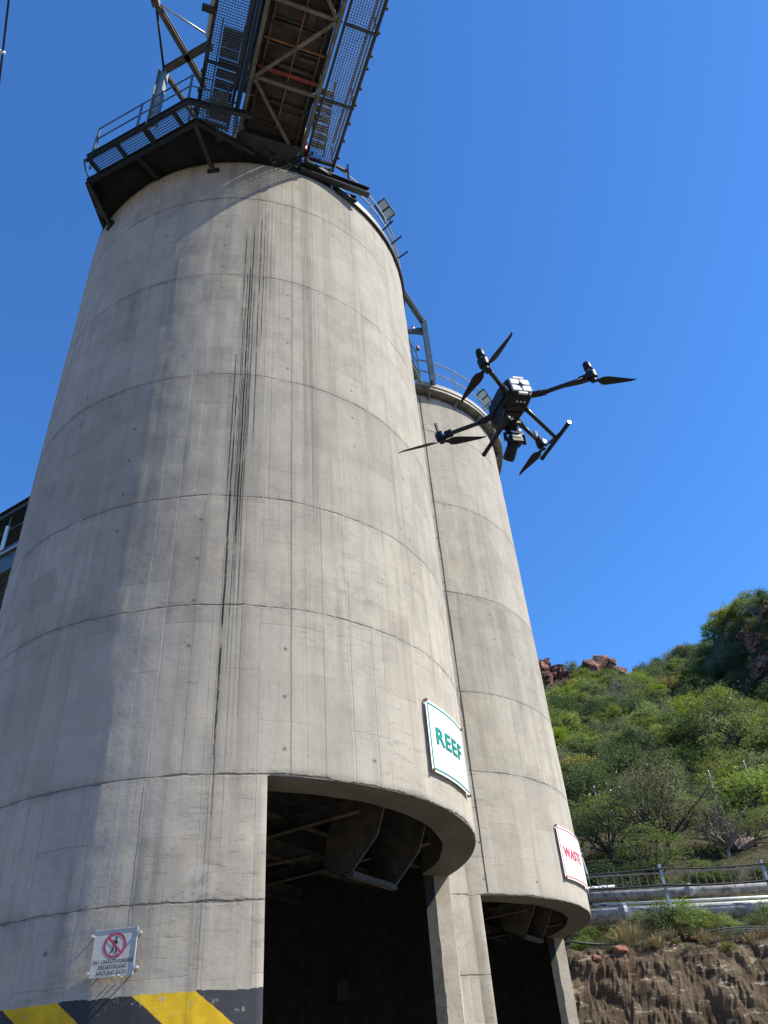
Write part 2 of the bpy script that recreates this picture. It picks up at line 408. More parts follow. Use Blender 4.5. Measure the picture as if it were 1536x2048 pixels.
def bank_disp(x, y, z):
    f = sm(22.0, 23.6, y)*(1-sm(27.5, 29.5, y))
    if f <= 0: return Vector((0, 0, 0))
    a = noise.noise(Vector((x*.55, z*.7, y*.5)))+.5*noise.noise(Vector((x*1.3+4, z*1.2, y)))
    p = Vector((x*1.0+z*.5, z*1.0-x*.35, y*.8)); v1 = noise.voronoi(p*1.25)[0]; v2 = noise.voronoi(p*3.6)[0]; v3 = noise.voronoi(p*8.0)[0]
    q = 0.22*min(.8, v1[1]-v1[0])+0.13*min(.8, v2[1]-v2[0])+0.06*min(.8, v3[1]-v3[0])+.05*noise.fractal(p*5, .8, 2.2, 4)
    return Vector((0.05*a, -(0.20*a+0.9*q-.10), 0.12*a+0.25*q-.05))*f
def grid_terrain(xs, ys):
    g = MB(); nx = len(xs)
    for y in ys:
        for x in xs:
            z = terr(x, y); g.v.append(Vector((x, y, z))+bank_disp(x, y, z))
    for j in range(len(ys)-1):
        for i in range(nx-1):
            a = j*nx+i; g.f.append((a, a+1, a+nx+1, a+nx))
    return g
def rng(a, b, st):
    n = max(1, int(round((b-a)/st))); return [a+(b-a)*i/n for i in range(n+1)]
m, t, b = mat('quarry_floor'); P = texco(t)
c = mixc(t, nz(t, P, 0.6, 6).step(0.35, 0.65), (0.13, 0.115, 0.088), (0.17, 0.15, 0.12)); c = mixc(t, nz(t, P, 9, 6, 0.7).step(0.5, 0.7)*0.5, c, (0.13, 0.11, 0.09))
t.links.new(c, b.inputs['Base Color']); b.inputs['Roughness'].default_value = 0.95; bump(t, b, nz(t, P, 12, 6), 0.6, 0.02); M_GRD = m
g = MB(); g.quad((-900, -900, 0), (900, -900, 0), (900, 21.5, 0), (-900, 21.5, 0)); g.build('ground', M_GRD, kind='structure')

m, t, b = mat('hill_soil'); P = texco(t)
sx = t.nodes.new('ShaderNodeSeparateXYZ'); t.links.new(P, sx.inputs[0]); zz = Sk(t, sx.outputs[2]); yy = Sk(t, sx.outputs[1])
soil = mixc(t, nz(t, P, 1.3, 8, 0.7).step(0.35, 0.65), (0.075, 0.053, 0.033), (0.165, 0.125, 0.082))
soil = mixc(t, nz(t, P, 0.45, 5, 0.6).step(0.50, 0.66)*0.6, soil, (0.115, 0.050, 0.032))
mpd = t.nodes.new('ShaderNodeMapping'); mpd.inputs['Rotation'].default_value = (0, R(38), 0); mpd.inputs['Scale'].default_value = (1.0, 1.0, 3.2); t.links.new(P, mpd.inputs[0])
soil = mixc(t, nz(t, mpd.outputs[0], 1.6, 9, 0.74, dist=0.4).step(0.55, 0.61)*0.85, soil, (0.40, 0.34, 0.25))  # pale rock faces, with sunlit diagonal streaks put into the soil colour
soil = mixc(t, nz(t, P, 7.0, 8, 0.75).step(0.55, 0.65)*0.5, soil, (0.035, 0.024, 0.018))
grs = mixc(t, nz(t, P, 0.5, 6, 0.65).step(0.35, 0.65), (0.055, 0.060, 0.026), (0.10, 0.082, 0.050))
grs = mixc(t, nz(t, P, 3.0, 6, 0.7).step(0.55, 0.7)*0.7, grs, (0.17, 0.125, 0.085))
c = mixc(t, (yy+(nz(t, P, 0.8, 4)-0.5)*3).step(28.5, 31.5), soil, grs)
t.links.new(c, b.inputs['Base Color']); b.inputs['Roughness'].default_value = 0.95; b.inputs['Specular IOR Level'].default_value = 0.15
bump(t, b, nz(t, P, 2.2, 9, 0.72)*1.0+nz(t, P, 11, 6, 0.75)*0.35, 1.0, 0.18); M_HILL = m
xs_f = rng(0.0, 16.0, 0.075); ys_f = rng(21.5, 30.0, 0.085)
gb = grid_terrain(xs_f, ys_f); gb.build('dirt_bank', M_HILL, None, False, kind='structure')
xs = rng(-160, 0, 4); ys = rng(21.5, 30, 0.7)
grid_terrain(xs, ys).build('dirt_bank', M_HILL, None, True, kind='structure')
grid_terrain(rng(16, 170, 4), ys).build('dirt_bank', M_HILL, None, True, kind='structure')
grid_terrain(rng(-160, 170, 1.6), rng(30.0, 190, 1.6)).build('hillside', M_HILL, None, True, kind='structure')

# unseen hills added behind the camera to cut sky fill on the silo
vb = MB(); ra = [60+8*i for i in range(16)]; aa = [160+5*i for i in range(43)]
for r0 in ra:
    for a in aa:
        f = sm(60, 170, r0)*sm(160, 180, a)*sm(372, 352, a) if False else sm(60, 170, r0)*min(1, max(0, (a-160)/15))*min(1, max(0, (370-a)/15))
        vb.v.append(Vector((r0*math.cos(R(a)), r0*math.sin(R(a)), -.3+40*f+4*f*noise.noise(Vector((a*.08, r0*.03, 2))))))
for j in range(len(ra)-1):
    for i in range(len(aa)-1):
        q = j*len(aa)+i; vb.f.append((q, q+1, q+len(aa)+1, q+len(aa)))
vb.build('fill_blocking_hills', M_HILL, None, True, kind='structure')

# ---------------------------------------------------------------- silos
c1 = (-3.024, 13.111); c2 = (0.051, 20.376)
def silo_mesh(c, R0, ztop, zl, rings, a0, a1, seed):
    w_ = MB(); w_.uv = []
    da = 0.75
    az = [-180+da*i for i in range(int(360/da)+1)]
    az = sorted(set([a for a in az if min(abs(a-a0), abs(a-a1)) > 0.55]+[a0, a1, a0-0.42, a1+0.42]))
    zs = sorted(set([round(z, 3) for z in rng(0, ztop, 0.12) if abs(z-zl) > 0.05]+[zl, zl+0.02]))
    idx = {}
    rnd = random.Random(seed)
    pan = {}
    def rad(a, z):
        um = R(a)*R0
        i = int(math.floor(um/0.628)); j = int(math.floor((z-zl)/1.38+(0.5 if i % 2 else 0)))
        if (i, j) not in pan: pan[(i, j)] = (rnd.uniform(-.005, .005), rnd.uniform(-.006, .006))
        p0, tl = pan[(i, j)]
        fu = um/0.628-i-0.5
        q = Vector((um*1.0, z*0.55, seed*3.7)); q2 = Vector((um*3.1, z*2.2, seed*1.7))
        r = R0+p0+tl*fu+0.005*noise.noise(q)+0.006*noise.noise(q2)+0.004*noise.noise(q2*3.3)
        for zr in rings:
            dz = abs(z-zr)
            if dz < 0.13: r += 0.007*(1 if z < zr else -0.6)*(1-dz/0.13)
        return r
    for j, z in enumerate(zs):
        for i, a in enumerate(az):
            rr = rad(a, z)
            if (a in (a0, a1)) and z <= zl+0.001: rr = R0-0.02
            if abs(z-zl) < 1e-6 and a0 <= a <= a1: rr = R0-0.015
            idx[(i, j)] = len(w_.v); w_.v.append(pol(c, rr, a, z)); w_.uv.append((a, z))
    na = len(az)
    for j in range(len(zs)-1):
        for i in range(na-1):
            if zs[j+1] <= zl+1e-6 and az[i] >= a0-1e-6 and az[i+1] <= a1+1e-6: continue
            w_.f.append((idx[(i, j)], idx[(i+1, j)], idx[(i+1, j+1)], idx[(i, j+1)]))
    # the rim flat on top
    n0 = len(w_.v)
    for i, a in enumerate(az):
        w_.v.append(pol(c, R0-0.5, a, ztop)); w_.uv.append((a, ztop+0.5))
    J = len(zs)-1
    for i in range(na-1): w_.f.append((idx[(i, J)], idx[(i+1, J)], n0+i+1, n0+i))
    return w_
M_DARKSTEEL = simple('ore_dusted_steel', (0.05, 0.045, 0.04), 0.7, 0.1, 0.4, 4, 0.004, col2=(0.13, 0.10, 0.075), thr=(0.55, 0.75))
M_CHUTE = simple('worn_chute_plate', (0.060, 0.054, 0.045), 0.7, 0.1, 0.4, 5, 0.004, col2=(0.03, 0.027, 0.024), thr=(0.54, 0.66))
M_LIP = simple('worn_lip_steel', (0.055, 0.048, 0.040), 0.75, 0.0, 0.4, 12, 0.004, col2=(0.06, 0.05, 0.04), thr=(0.5, 0.62))
def silo(c, R0, ztop, zl, rings, m, label, prof, hl, hr, seed):
    a0, a1 = (-70.0 if seed == 1 else -72.3), 26.0
    t_ = thing('silo', label, 'silo', (c[0], c[1], 0), 'concrete ore silos')
    wall = silo_mesh(c, R0, ztop, zl, rings, a0, a1, seed).build('wall', m, t_, True)
    ri = R0-0.5
    # soffit of the opening
    s_ = MB(); arc = [a0+(a1-a0)*i/80 for i in range(81)]
    for a, b_ in zip(arc[:-1], arc[1:]):
        rr = lambda q: ri-0.03+0.05*noise.noise(Vector((q*0.12, seed, 1)))
        s_.quad(pol(c, R0-0.0155, a, zl), pol(c, rr(a), a, zl-0.002), pol(c, rr(b_), b_, zl-0.002), pol(c, R0-0.0155, b_, zl))
        s_.quad(pol(c, rr(a), a, zl-0.002), pol(c, rr(a), a, zl+0.9), pol(c, rr(b_), b_, zl+0.9), pol(c, rr(b_), b_, zl-0.002))
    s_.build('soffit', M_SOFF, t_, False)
    # jamb faces
    j_ = MB()
    for a in (a0, a1):
        zs = rng(0, zl, 0.2)
        rin = ri+0.19 if a == a1 else ri
        for z0, z1 in zip(zs[:-1], zs[1:]):
            j_.quad(pol(c, R0-0.02, a, z0), pol(c, rin, a, z0), pol(c, rin, a, z1), pol(c, R0-0.02, a, z1))
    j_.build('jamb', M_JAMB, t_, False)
    # inner stained wall with its ragged edge, floor slab over the drive-through
    i_ = MB(); az = [a1+(360-(a1-a0))*i/100 for i in range(101)]
    for a, b_ in zip(az[:-1], az[1:]):
        i_.quad(pol(c, ri, a, 0), pol(c, ri, b_, 0), pol(c, ri, b_, zl+0.9), pol(c, ri, a, zl+0.9))
    zs = rng(0, zl, 0.1)
    for z0, z1 in zip(zs[:-1], zs[1:]):
        e = lambda z: ri+0.19+0.035*noise.noise(Vector((z*3.1, seed, 0)))+(0.08 if z < 3.4 else 0)*abs(noise.noise(Vector((z*6, 1, seed))))
        f_ = lambda r0, z: pol(c, r0, a1, z)+Vector((math.sin(R(a1)), -math.cos(R(a1)), 0))*0.012
        i_.quad(f_(ri, z0), f_(e(z0), z0), f_(e(z1), z1), f_(ri, z1))
    for a, b_ in zip([5*k for k in range(72)], [5*(k+1) for k in range(72)]):
        i_.quad(pol(c, 0.0, a, zl+0.9), pol(c, ri, a, zl+0.9), pol(c, ri, b_, zl+0.9))
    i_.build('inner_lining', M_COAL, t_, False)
    # steelwork under the hopper
    n = Vector((math.cos(R(-30)), math.sin(R(-30)), 0)); h = Vector((-n.y, n.x, 0)); C = Vector((c[0], c[1], 0)); Z = Vector((0, 0, 1))
    B = MB()
    for off in (-2.3, -1.0, 0.6, 1.9):
        L = math.sqrt(max(0.1, (ri-.05)**2-off*off)); B.ibeam(C+n*off-h*L+Z*(zl+0.25), C+n*off+h*L+Z*(zl+0.25), .14, .26)
    for off in (-0.85, 1.15):
        L = math.sqrt((ri-.05)**2-off*off)-0.02; B.ibeam(C+h*off-n*L+Z*(zl+0.02), C+h*off+n*(L*0.96)+Z*(zl+0.02), .10, .18)
    B.tube([C-n*2.6-h*1.6+Z*(zl-.5), C+n*1.6+h*0.2+Z*(zl-.1)], .035, 8); B.tube([C-n*2.2+h*1.2+Z*(zl-.9), C+n*1.9-h*2.6+Z*(zl+.05)], .04, 8)
    B.tube([C-n*2.9-h*0.8+Z*(zl-1.0), C+n*1.2-h*2.4+Z*(zl-.25)], .03, 8)
    B.build('support_beam', M_DARKSTEEL, t_)
    # loading chute, open towards the drive-through
    ch = MB(); (n0, z0), (n1, z1), (n2, z2) = prof
    poly = [(n0, z0+.25), (n0, z0), (n1, z1), (n2, z2), (n2-.42, z2+.18), (n1-.78, z1+.25), (n0-.62, zl+.75), (n0-.1, zl+.75)]
    for q in (hl, hr):
        a = [C+n*x+h*(q-.012)+Z*y for x, y in poly]; b2 = [C+n*x+h*(q+.012)+Z*y for x, y in poly]
        ch.hexa(a, b2)
    ch.build('side_plate', M_CHUTE, t_)
    fl = MB(); mid = C+h*(hl+hr)/2; wd = hr-hl-.03
    for p, q in (((n2-.45, z2+.17), (n2-.03, z2+.012)), ((n1-.80, z1+.25), (n2-.45, z2+.17)), ((n0-.62, zl+.75), (n1-.80, z1+.25))):
        fl.beam(mid+n*p[0]+Z*p[1], mid+n*q[0]+Z*q[1], wd, .02)
    fl.build('chute_floor', M_COAL, t_)
    fr = MB()
    for q in (hl-.0, hr+.0):
        for p, e in (((n0, z0+.25), (n0, z0)), ((n0, z0), (n1, z1)), ((n1, z1), (n2, z2))):
            fr.beam(C+h*q+n*(p[0]+.012)+Z*p[1], C+h*q+n*(e[0]+.012)+Z*e[1], .038, .025)
    fr.build('edge_flange', M_CHUTE, t_)
    lp = MB(); lp.beam(C+h*hl+n*(n2+.02)+Z*(z2-.01), C+h*hr+n*(n2+.02)+Z*(z2-.01), .10, .07); lp.build('lip', M_LIP, t_)
    pipe = MB(); pipe.tube([C+h*(hr+.02)+n*(n1-.1)+Z*(zl+.12), C+h*(hr+1.0)+n*(n1-.5)+Z*(zl+.12)], .03, 8)
    pipe.build('stay_rod', M_STEEL2, t_)
    for q in (-1.3, -.9):
        pk = MB(); p = C+h*(hl-.55-.35*(q+1.3))+n*(1.6+q*.5)+Z*(zl+.05); pk.box(p, .16, .30, .34, n, h); pk.build('gate_cylinder', M_LIP, t_, bev=.03)
    return t_
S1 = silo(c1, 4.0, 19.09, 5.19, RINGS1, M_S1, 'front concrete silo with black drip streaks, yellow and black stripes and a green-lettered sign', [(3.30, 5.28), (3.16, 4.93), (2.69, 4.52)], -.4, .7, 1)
S2 = silo(c2, 3.8, 19.12, 5.24, RINGS2, M_S2, 'rear concrete silo half hidden behind the front one, with a red-lettered sign', [(2.98, 5.35), (2.90, 5.20), (2.62, 4.80)], -.4, .45, 2)
# web wall between the two silos
wb = thing('connecting_wall', 'narrow concrete wall filling the gap between the two silos', 'wall', (0.9, 15.6, 0))
W = MB(); W.uv = []
pa = Vector((-.45, 15.85, 0)); pb = pol(c2, 3.79, -75.5, 0)
pa2 = pa+Vector((-.9, .2, 0)); pb2 = pb+Vector((-.9, .2, 0))
dwb = pb-pa
zs = rng(0, 19.0, 0.25)
for z0, z1 in zip(zs[:-1], zs[1:]):
    for k in range(4):
        p = pa+dwb*(k/4); q = pa+dwb*((k+1)/4)
        W.quad((p.x, p.y, z0), (q.x, q.y, z0), (q.x, q.y, z1), (p.x, p.y, z1))
        W.uv += [(-100+k*7, z0), (-93+k*7, z0), (-93+k*7, z1), (-100+k*7, z1)]
W.quad((pa.x, pa.y, 19), (pb.x, pb.y, 19), (pb2.x, pb2.y, 19), (pa2.x, pa2.y, 19)); W.uv += [(0, 19)]*4
W.build('wall', M_WEB, wb)
J = MB(); pj0 = pol(c2, 3.806, -69.9, 0)
J.tube([Vector((pj0.x, pj0.y, z)) + Vector((.004*math.sin(z*3), 0, 0)) for z in rng(5.3, 19.0, .4)], .011, 6); J.build('joint_filler', simple('joint_mastic', (.05, .045, .04), .9), wb)
cab = thing('electrical_cabinet', 'grey cabinet in the dark at the back of the front silo opening', 'cabinet', (-1.49, 17.1, 3.6))
# stands on the inner wall of the drive-through
a_ = 62; pc_ = pol(c1, 3.36, a_, 3.78); rr_ = Vector((math.cos(R(a_)), math.sin(R(a_)), 0)); tt_ = Vector((-rr_.y, rr_.x, 0))
cab.location = pol(c1, 3.4, a_, 3.75)
q = MB(); q.box(pc_, .14, .17, .32, rr_, tt_); q.build('housing', M_DARKSTEEL, cab, bev=.01)
q = MB(); q.box(pc_-rr_*.076, .012, .14, .28, rr_, tt_); q.build('door', M_DARKSTEEL, cab)

# ---------------------------------------------------------------- signs
M_WHITE = simple('white_sign_face', (0.78, 0.80, 0.80), 0.35, 0, 0.03, 2)
M_GREEN = simple('green_print', (0.0, 0.24, 0.16), 0.4, 0, 0.05)
M_RED = simple('red_print', (0.66, 0.06, 0.10), 0.4, 0, 0.05)
M_BOLT = simple('rusty_bolt', (0.16, 0.075, 0.045), 0.7, 0.2, 0.4, 20)
M_OLDW = simple('weathered_sign_face', (0.50, 0.51, 0.46), 0.6, 0.0, 0.10, 8, col2=(0.30, 0.30, 0.27), thr=(0.56, 0.75))
M_INK = simple('black_print', (0.03, 0.035, 0.04), 0.5, 0, 0.2)
M_REDO = simple('faded_red_print', (0.42, 0.05, 0.085), 0.5, 0, 0.15, 10)
def text_mesh(txt, size, off=0.0, sx=1.0, spacing=1.0):
    cu = bpy.data.curves.new('txt', 'FONT'); cu.body = txt; cu.size = size; cu.offset = off; cu.extrude = 0.0
    cu.align_x = 'CENTER'; cu.align_y = 'CENTER'; cu.space_character = spacing; cu.resolution_u = 3
    ob = bpy.data.objects.new('txt', cu); COL.objects.link(ob)
    dg = bpy.context.evaluated_depsgraph_get(); me = bpy.data.meshes.new_from_object(ob.evaluated_get(dg))
    vs = [(v.co.x*sx, v.co.y) for v in me.vertices]; fs = [tuple(p.vertices) for p in me.polygons]
    bpy.data.objects.remove(ob); return vs, fs
def curved_sign(c, Rs, aL, aR, zb, zt, txt, tsz, tcol, label, uTop, border):
    t_ = thing('silo_sign', label, 'sign', pol(c, Rs, (aL+aR)/2, zb), 'name signs on the silos')
    n = 24; A = [aL+(aR-aL)*i/n for i in range(n+1)]
    p = MB()
    for a, b_ in zip(A[:-1], A[1:]):
        p.hexa([pol(c, Rs, a, zb), pol(c, Rs, b_, zb), pol(c, Rs+.006, b_, zb), pol(c, Rs+.006, a, zb)], [pol(c, Rs, a, zt), pol(c, Rs, b_, zt), pol(c, Rs+.006, b_, zt), pol(c, Rs+.006, a, zt)])
    p.build('panel', M_WHITE, t_, False)
    bd = MB(); k = math.degrees(1/Rs); rb = Rs+.013; e = .035; wd = .019
    for z in (zb+e, zt-e-wd):
        for a, b_ in zip(A[:-1], A[1:]):
            a = max(a, aL+e*k); b_ = min(b_, aR-e*k)
            if b_ > a: bd.quad(pol(c, rb, a, z), pol(c, rb, b_, z), pol(c, rb, b_, z+wd), pol(c, rb, a, z+wd))
    for a in (aL+e*k, aR-e*k-wd*k):
        bd.quad(pol(c, rb, a, zb+e+wd), pol(c, rb, a+wd*k, zb+e+wd), pol(c, rb, a+wd*k, zt-e-wd), pol(c, rb, a, zt-e-wd))
    bd.build('border', tcol, t_)
    vs, fs = text_mesh(txt, tsz, tsz*0.022, 1.0, 1.08)
    wsc = uTop[2]/(max(v[0] for v in vs)-min(v[0] for v in vs)); vs = [(v[0]*wsc, v[1]) for v in vs]
    tm = MB(); am, zm = uTop[0], uTop[1]
    tm.v = [pol(c, Rs+.016, am+x*k, zm+y) for x, y in vs]; tm.f = fs; tm.build('lettering', tcol, t_)
    for a in (aL+.3, aR-.3):
        for z in (zb+.01, zt-.01):
            bb = MB(); q = pol(c, Rs-.03, a, z); o = pol(c, Rs+.03, a, z)
            bb.tube([q, o], .022, 6); bb.build('bolt', M_BOLT, t_)
    return t_
curved_sign(c1, 4.05, -33.6, -14.2, 5.62, 6.68, 'REEF', .35, M_GREEN, 'white sign lettered in green on the front silo above its opening', (-24.4, 6.17, .92), True)
curved_sign(c2, 3.85, -37.6, -12.6, 5.70, 6.78, 'WASTE', .30, M_RED, 'white sign lettered in red on the rear silo above its opening', (-28.0, 6.24, 1.00), True)
# small warning sign
ws = thing('warning_sign', 'small weathered square sign forbidding pedestrians, bolted above the yellow and black stripes', 'sign', (-3.15, 9.06, 3.16))
ex = Vector((.999, -.035, 0)); ex.normalize(); ez = Vector((0, 0, 1)); ey = ex.cross(ez)   # ey points to the camera
O = Vector((-3.148, 9.060, 3.383))
def wp(x, y, d=0): return O+ex*x+ez*y+ey*d
p = MB(); p.hexa([wp(-.227, -.219, 0), wp(.223, -.222, 0), wp(.227, .221, 0), wp(-.224, .217, 0)], [wp(-.227, -.219, .006), wp(.223, -.222, .006), wp(.227, .221, .006), wp(-.224, .217, .006)])
p.build('panel', M_OLDW, ws)
fr = MB()
for (x0, y0, x1, y1) in ((.220, -.22, .224, .22), ):
    fr.beam(wp(x0, y0, .008), wp(x1, y1, .008), .012, .012, up=ey)
fr.beam(wp(-.224, .213, .008), wp(.224, .217, .008), .010, .010, up=ey)
fr.build('edge_trim', M_LGREY, ws)
rg = MB(); cx, cy, ro, rin = .0, .065, .118, .096
for i in range(48):
    a, b_ = 2*PI*i/48, 2*PI*(i+1)/48
    rg.quad(wp(cx+rin*math.cos(a), cy+rin*math.sin(a), .0085), wp(cx+ro*math.cos(a), cy+ro*math.sin(a), .0085), wp(cx+ro*math.cos(b_), cy+ro*math.sin(b_), .0085), wp(cx+rin*math.cos(b_), cy+rin*math.sin(b_), .0085))
dx = .7071
for s in (1,):
    w2 = .011; L = .1
    P0 = Vector((-L*dx, L*dx)); P1 = Vector((L*dx, -L*dx)); N_ = Vector((dx, dx))*w2
    rg.quad(*[wp(cx+q.x, cy+q.y, .0105) for q in (P0-N_, P1-N_, P1+N_, P0+N_)])
rg.build('prohibition_ring', M_REDO, ws)
pm = MB()
def pp(pts): pm.quad(*[wp(cx+x, cy+y, .0095) for x, y in pts])
pp([(.010+.0125*math.cos(k*PI/6), .066+.0125*math.sin(k*PI/6)) for k in range(12)])
pp([(-.004, .048), (.016, .050), (.022, .030), (.014, -.004), (-.006, -.004), (-.008, .020)])
pp([(.016, .048), (.024, .040), (.034, .008), (.028, .004), (.018, .026)])
pp([(-.004, .046), (-.010, .030), (-.030, .010), (-.034, .016), (-.018, .034)][::-1])
pp([(-.008, -.002), (.004, -.002), (-.012, -.044), (-.026, -.072), (-.040, -.072), (-.022, -.036)][::-1])
pp([(.000, -.002), (.014, -.002), (.020, -.034), (.036, -.068), (.022, -.072), (.006, -.038)][::-1])
pm.build('walking_figure', M_INK, ws)
for txt, y, sz, x in (('NO UNAUTHORISED', -.083, .046, .0), ('PEDESTRIANS', -.134, .046, .0), ('AROUND SILOS', -.186, .046, -.005)):
    vs, fs = text_mesh(txt, sz, .0008, 1.0, 1.04)
    wmax = max(v[0] for v in vs)*2; lim = {'NO UNAUTHORISED': .41, 'PEDESTRIANS': .285, 'AROUND SILOS': .31}[txt]; kx = lim/wmax
    tm = MB(); tm.v = [wp(x+a*kx, y+b_, .009) for a, b_ in vs]; tm.f = fs; tm.build('lettering', M_INK, ws)
for x, y in ((-.245, .165), (.248, .17), (-.245, -.175), (.245, -.15)):
    bb = MB(); q = wp(x, y, -.06); bb.tube([q, wp(x, y, .02)], .010, 8); bb.tube([wp(x, y, .012), wp(x, y, .026)], .016, 8); bb.build('bolt', M_LGREY, ws)
bb = MB(); bb.tube([wp(.02, -.222, -.05), wp(.03, -.215, .03), wp(.075, -.212, .03), wp(.09, -.222, -.05)], .007, 6); bb.build('cable_tie', M_LGREY, ws)

# ---------------------------------------------------------------- conveyor gallery over the front silo
g = Vector((.391, -.921, 0)); hh = Vector((.921, .391, 0)); C1 = Vector((c1[0], c1[1], 0)); Z = Vector((0, 0, 1))
def G(s, t, z): return C1+g*s+hh*t+Z*z
S0, SE = 3.72, 14.6
BAYS = [3.88, 5.42, 7.02, 8.6, 10.2, 11.8, 13.4]
gal = thing('conveyor_gallery', 'overhead steel conveyor gallery with mesh walkways on both sides, resting on the front silo', 'conveyor', G(S0, 0, 19.7))
b_ = MB()
for t in (-1.2, .27): b_.beam(G(S0, t, 19.86), G(SE, t, 19.86), .085, .14)
b_.build('bottom_chord', M_STEEL2, gal, bev=.006)
b_ = MB()
for s in BAYS: b_.beam(G(s, -1.15, 19.90), G(s, .22, 19.90), .07, .10)
b_.build('cross_beam', M_STEEL2, gal)
b_ = MB()
for i in range(len(BAYS)-1):
    s0, s1 = BAYS[i], BAYS[i+1]
    a, e = (.20, -1.12) if i % 2 == 0 else (-1.12, .2)
    b_.beam(G(s0+.04, a, 19.83), G(s1-.04, e, 19.83), .075, .035)
b_.build('diagonal_brace', M_STEEL2, gal)
b_ = MB()
s = S0
rr = random.Random(3)
while s < SE-.5:
    e = min(SE, s+1.2); b_.box(G((s+e)/2, -.47, 20.10+rr.uniform(-.012, .012)), e-s-.02, 1.36, .012, g, hh); s = e
b_.build('belly_plate', M_RUST, gal)
b_ = MB()
for k in range(14):
    s = 4.15+k*.8
    b_.tube([G(s, -1.05, 20.02), G(s, .12, 20.02)], .05, 8)
b_.build('return_roller', M_DARKSTEEL, gal, True)
b_ = MB(); rr = random.Random(8)
for t in (-1.02, .10): b_.beam(G(S0, t, 20.03), G(SE, t, 20.03), .05, .09)
for k in range(24):
    s = 3.95+k*.44+rr.uniform(-.06, .06); b_.beam(G(s, -1.05, 20.06), G(s, .13, 20.06), .03, .05)
for k in range(16):
    s = 4.1+k*.66+rr.uniform(-.2, .2); t = rr.uniform(-.9, 0); b_.box(G(s, t, 20.07), rr.uniform(.1, .4), rr.uniform(.1, .3), .02, g, hh)
b_.build('idler_frame', M_DARKSTEEL, gal)
b_ = MB()
for s, t, l_, w_ in ((5.75, -.33, .10, .42), (6.0, -.12, .07, .34), (5.55, -.7, .09, .3), (8.1, -.2, .12, .5)): b_.box(G(s, t, 20.035), l_, w_, .01, g, hh)
b_.build('scraper_plate', M_LIP, gal)
b_ = MB(); b_.beam(G(4.4, -.42, 20.0), G(SE, -.42, 20.0), .025, .03); b_.beam(G(6.22, -1.1, 19.99), G(6.22, .2, 19.99), .03, .03); b_.beam(G(9.3, -1.1, 19.99), G(9.3, .2, 19.99), .03, .03)
b_.build('orange_rail', M_ORNG, gal)
b_ = MB(); b_.beam(G(5.62, -1.1, 19.98), G(5.62, .2, 19.98), .07, .05); b_.build('red_crossbar', M_REDB, gal)
b_ = MB()
for t, zt_ in ((-1.3, 21.9), (.215, 20.75)):
    b_.box(G((S0+SE)/2, t-.0, (19.95+zt_)/2), SE-S0, .012, zt_-19.95, g, hh)
b_.build('side_plate', M_STEEL, gal)
b_ = MB(); b_.box(G((S0+SE)/2, -.47, 22.4), SE-S0-.3, 1.9, .03, g, hh); b_.build('roof_sheet', M_STEEL, gal)
b_ = MB()
for t in (-1.25, .31):
    for s in BAYS: b_.beam(G(s, t, 19.9), G(s, t, 22.38), .07, .07)
    b_.beam(G(S0, t, 22.3), G(SE, t, 22.3), .07, .09)
    for i in range(len(BAYS)-1): b_.beam(G(BAYS[i], t, 19.95 if i % 2 else 22.25), G(BAYS[i+1], t, 22.25 if i % 2 else 19.95), .05, .05)
b_.build('side_truss', M_STEEL, gal)
def grating(mb, F_, s0, s1, t0, t1, cell=.055, bar=.011, dp=.022):
    """F_(s, t) -> point; bars both ways"""
    n = int((s1-s0)/cell)
    for i in range(n+1):
        s = s0+(s1-s0)*i/n; mb.beam(F_(s, t0), F_(s, t1), bar, dp)
    n = int(round((t1-t0)/cell))
    for i in range(n+1):
        t = t0+(t1-t0)*i/n; mb.beam(F_(s0, t), F_(s1, t), bar, dp)
M_GRATE = simple('walkway_mesh', (0.13, 0.15, 0.16), 0.5, 0.4, 0.2, 6)
def walkway(t0, t1, outer, s0, s1):
    b_ = MB(); grating(b_, lambda s, t: G(s, t, 19.93), s0, s1, t0+.03, t1-.03); b_.build('walkway_mesh', M_GRATE, gal)
    b_ = MB()
    for t in (t0, t1): b_.beam(G(s0-.05, t, 19.9), G(s1, t, 19.9), .045, .11)
    for s in BAYS: b_.beam(G(s, t0, 19.87), G(s, t1, 19.87), .06, .06)
    b_.beam(G(s0, t0, 19.9), G(s0, t1, 19.9), .05, .11)
    b_.build('walkway_frame', M_STEEL, gal)
    b_ = MB(); tt = outer
    for s in BAYS+[BAYS[-1]+1]: b_.beam(G(s, tt, 19.85), G(s, tt, 21.0), .045, .045)
    for z in (20.5, 21.0): b_.tube([G(s0, tt, z), G(s1, tt, z)], .02, 6)
    rr = random.Random(5)
    for k in range(26):
        s = s0+.2+k*.41+rr.uniform(-.08, .08); b_.box(G(s, tt+(.03 if tt > 0 else -.03), 19.9), .05, .05, .09, g, hh)
    b_.build('handrail', M_STEEL, gal)
walkway(.40, 1.08, 1.10, 4.0, SE)
walkway(-2.16, -1.46, -2.19, 4.1, SE)
b_ = MB()
for k in range(7):           # access stair glimpsed through the right-hand mesh
    b_.box(G(4.25+k*.13, .62, 20.12+k*.17), .16, .34, .02, g, hh)
for t in (.44, .80): b_.beam(G(4.1, t, 19.98), G(5.2, t, 21.4), .03, .10)
b_.build('stair', M_STEEL2, gal)
b_ = MB(); b_.tube([G(5.9, -2.24, 19.8), G(SE, -2.24, 19.8)], .045, 10); b_.build('conduit_pipe', M_LGREY, gal, True)
b_ = MB(); b_.tube([G(4.5, -1.36, 19.82), G(SE, -1.36, 19.82)], .03, 8); b_.box(G(6.45, -2.28, 19.76), .12, .30, .10, g, hh); b_.build('cable_duct', M_STEEL, gal)
b_ = MB()
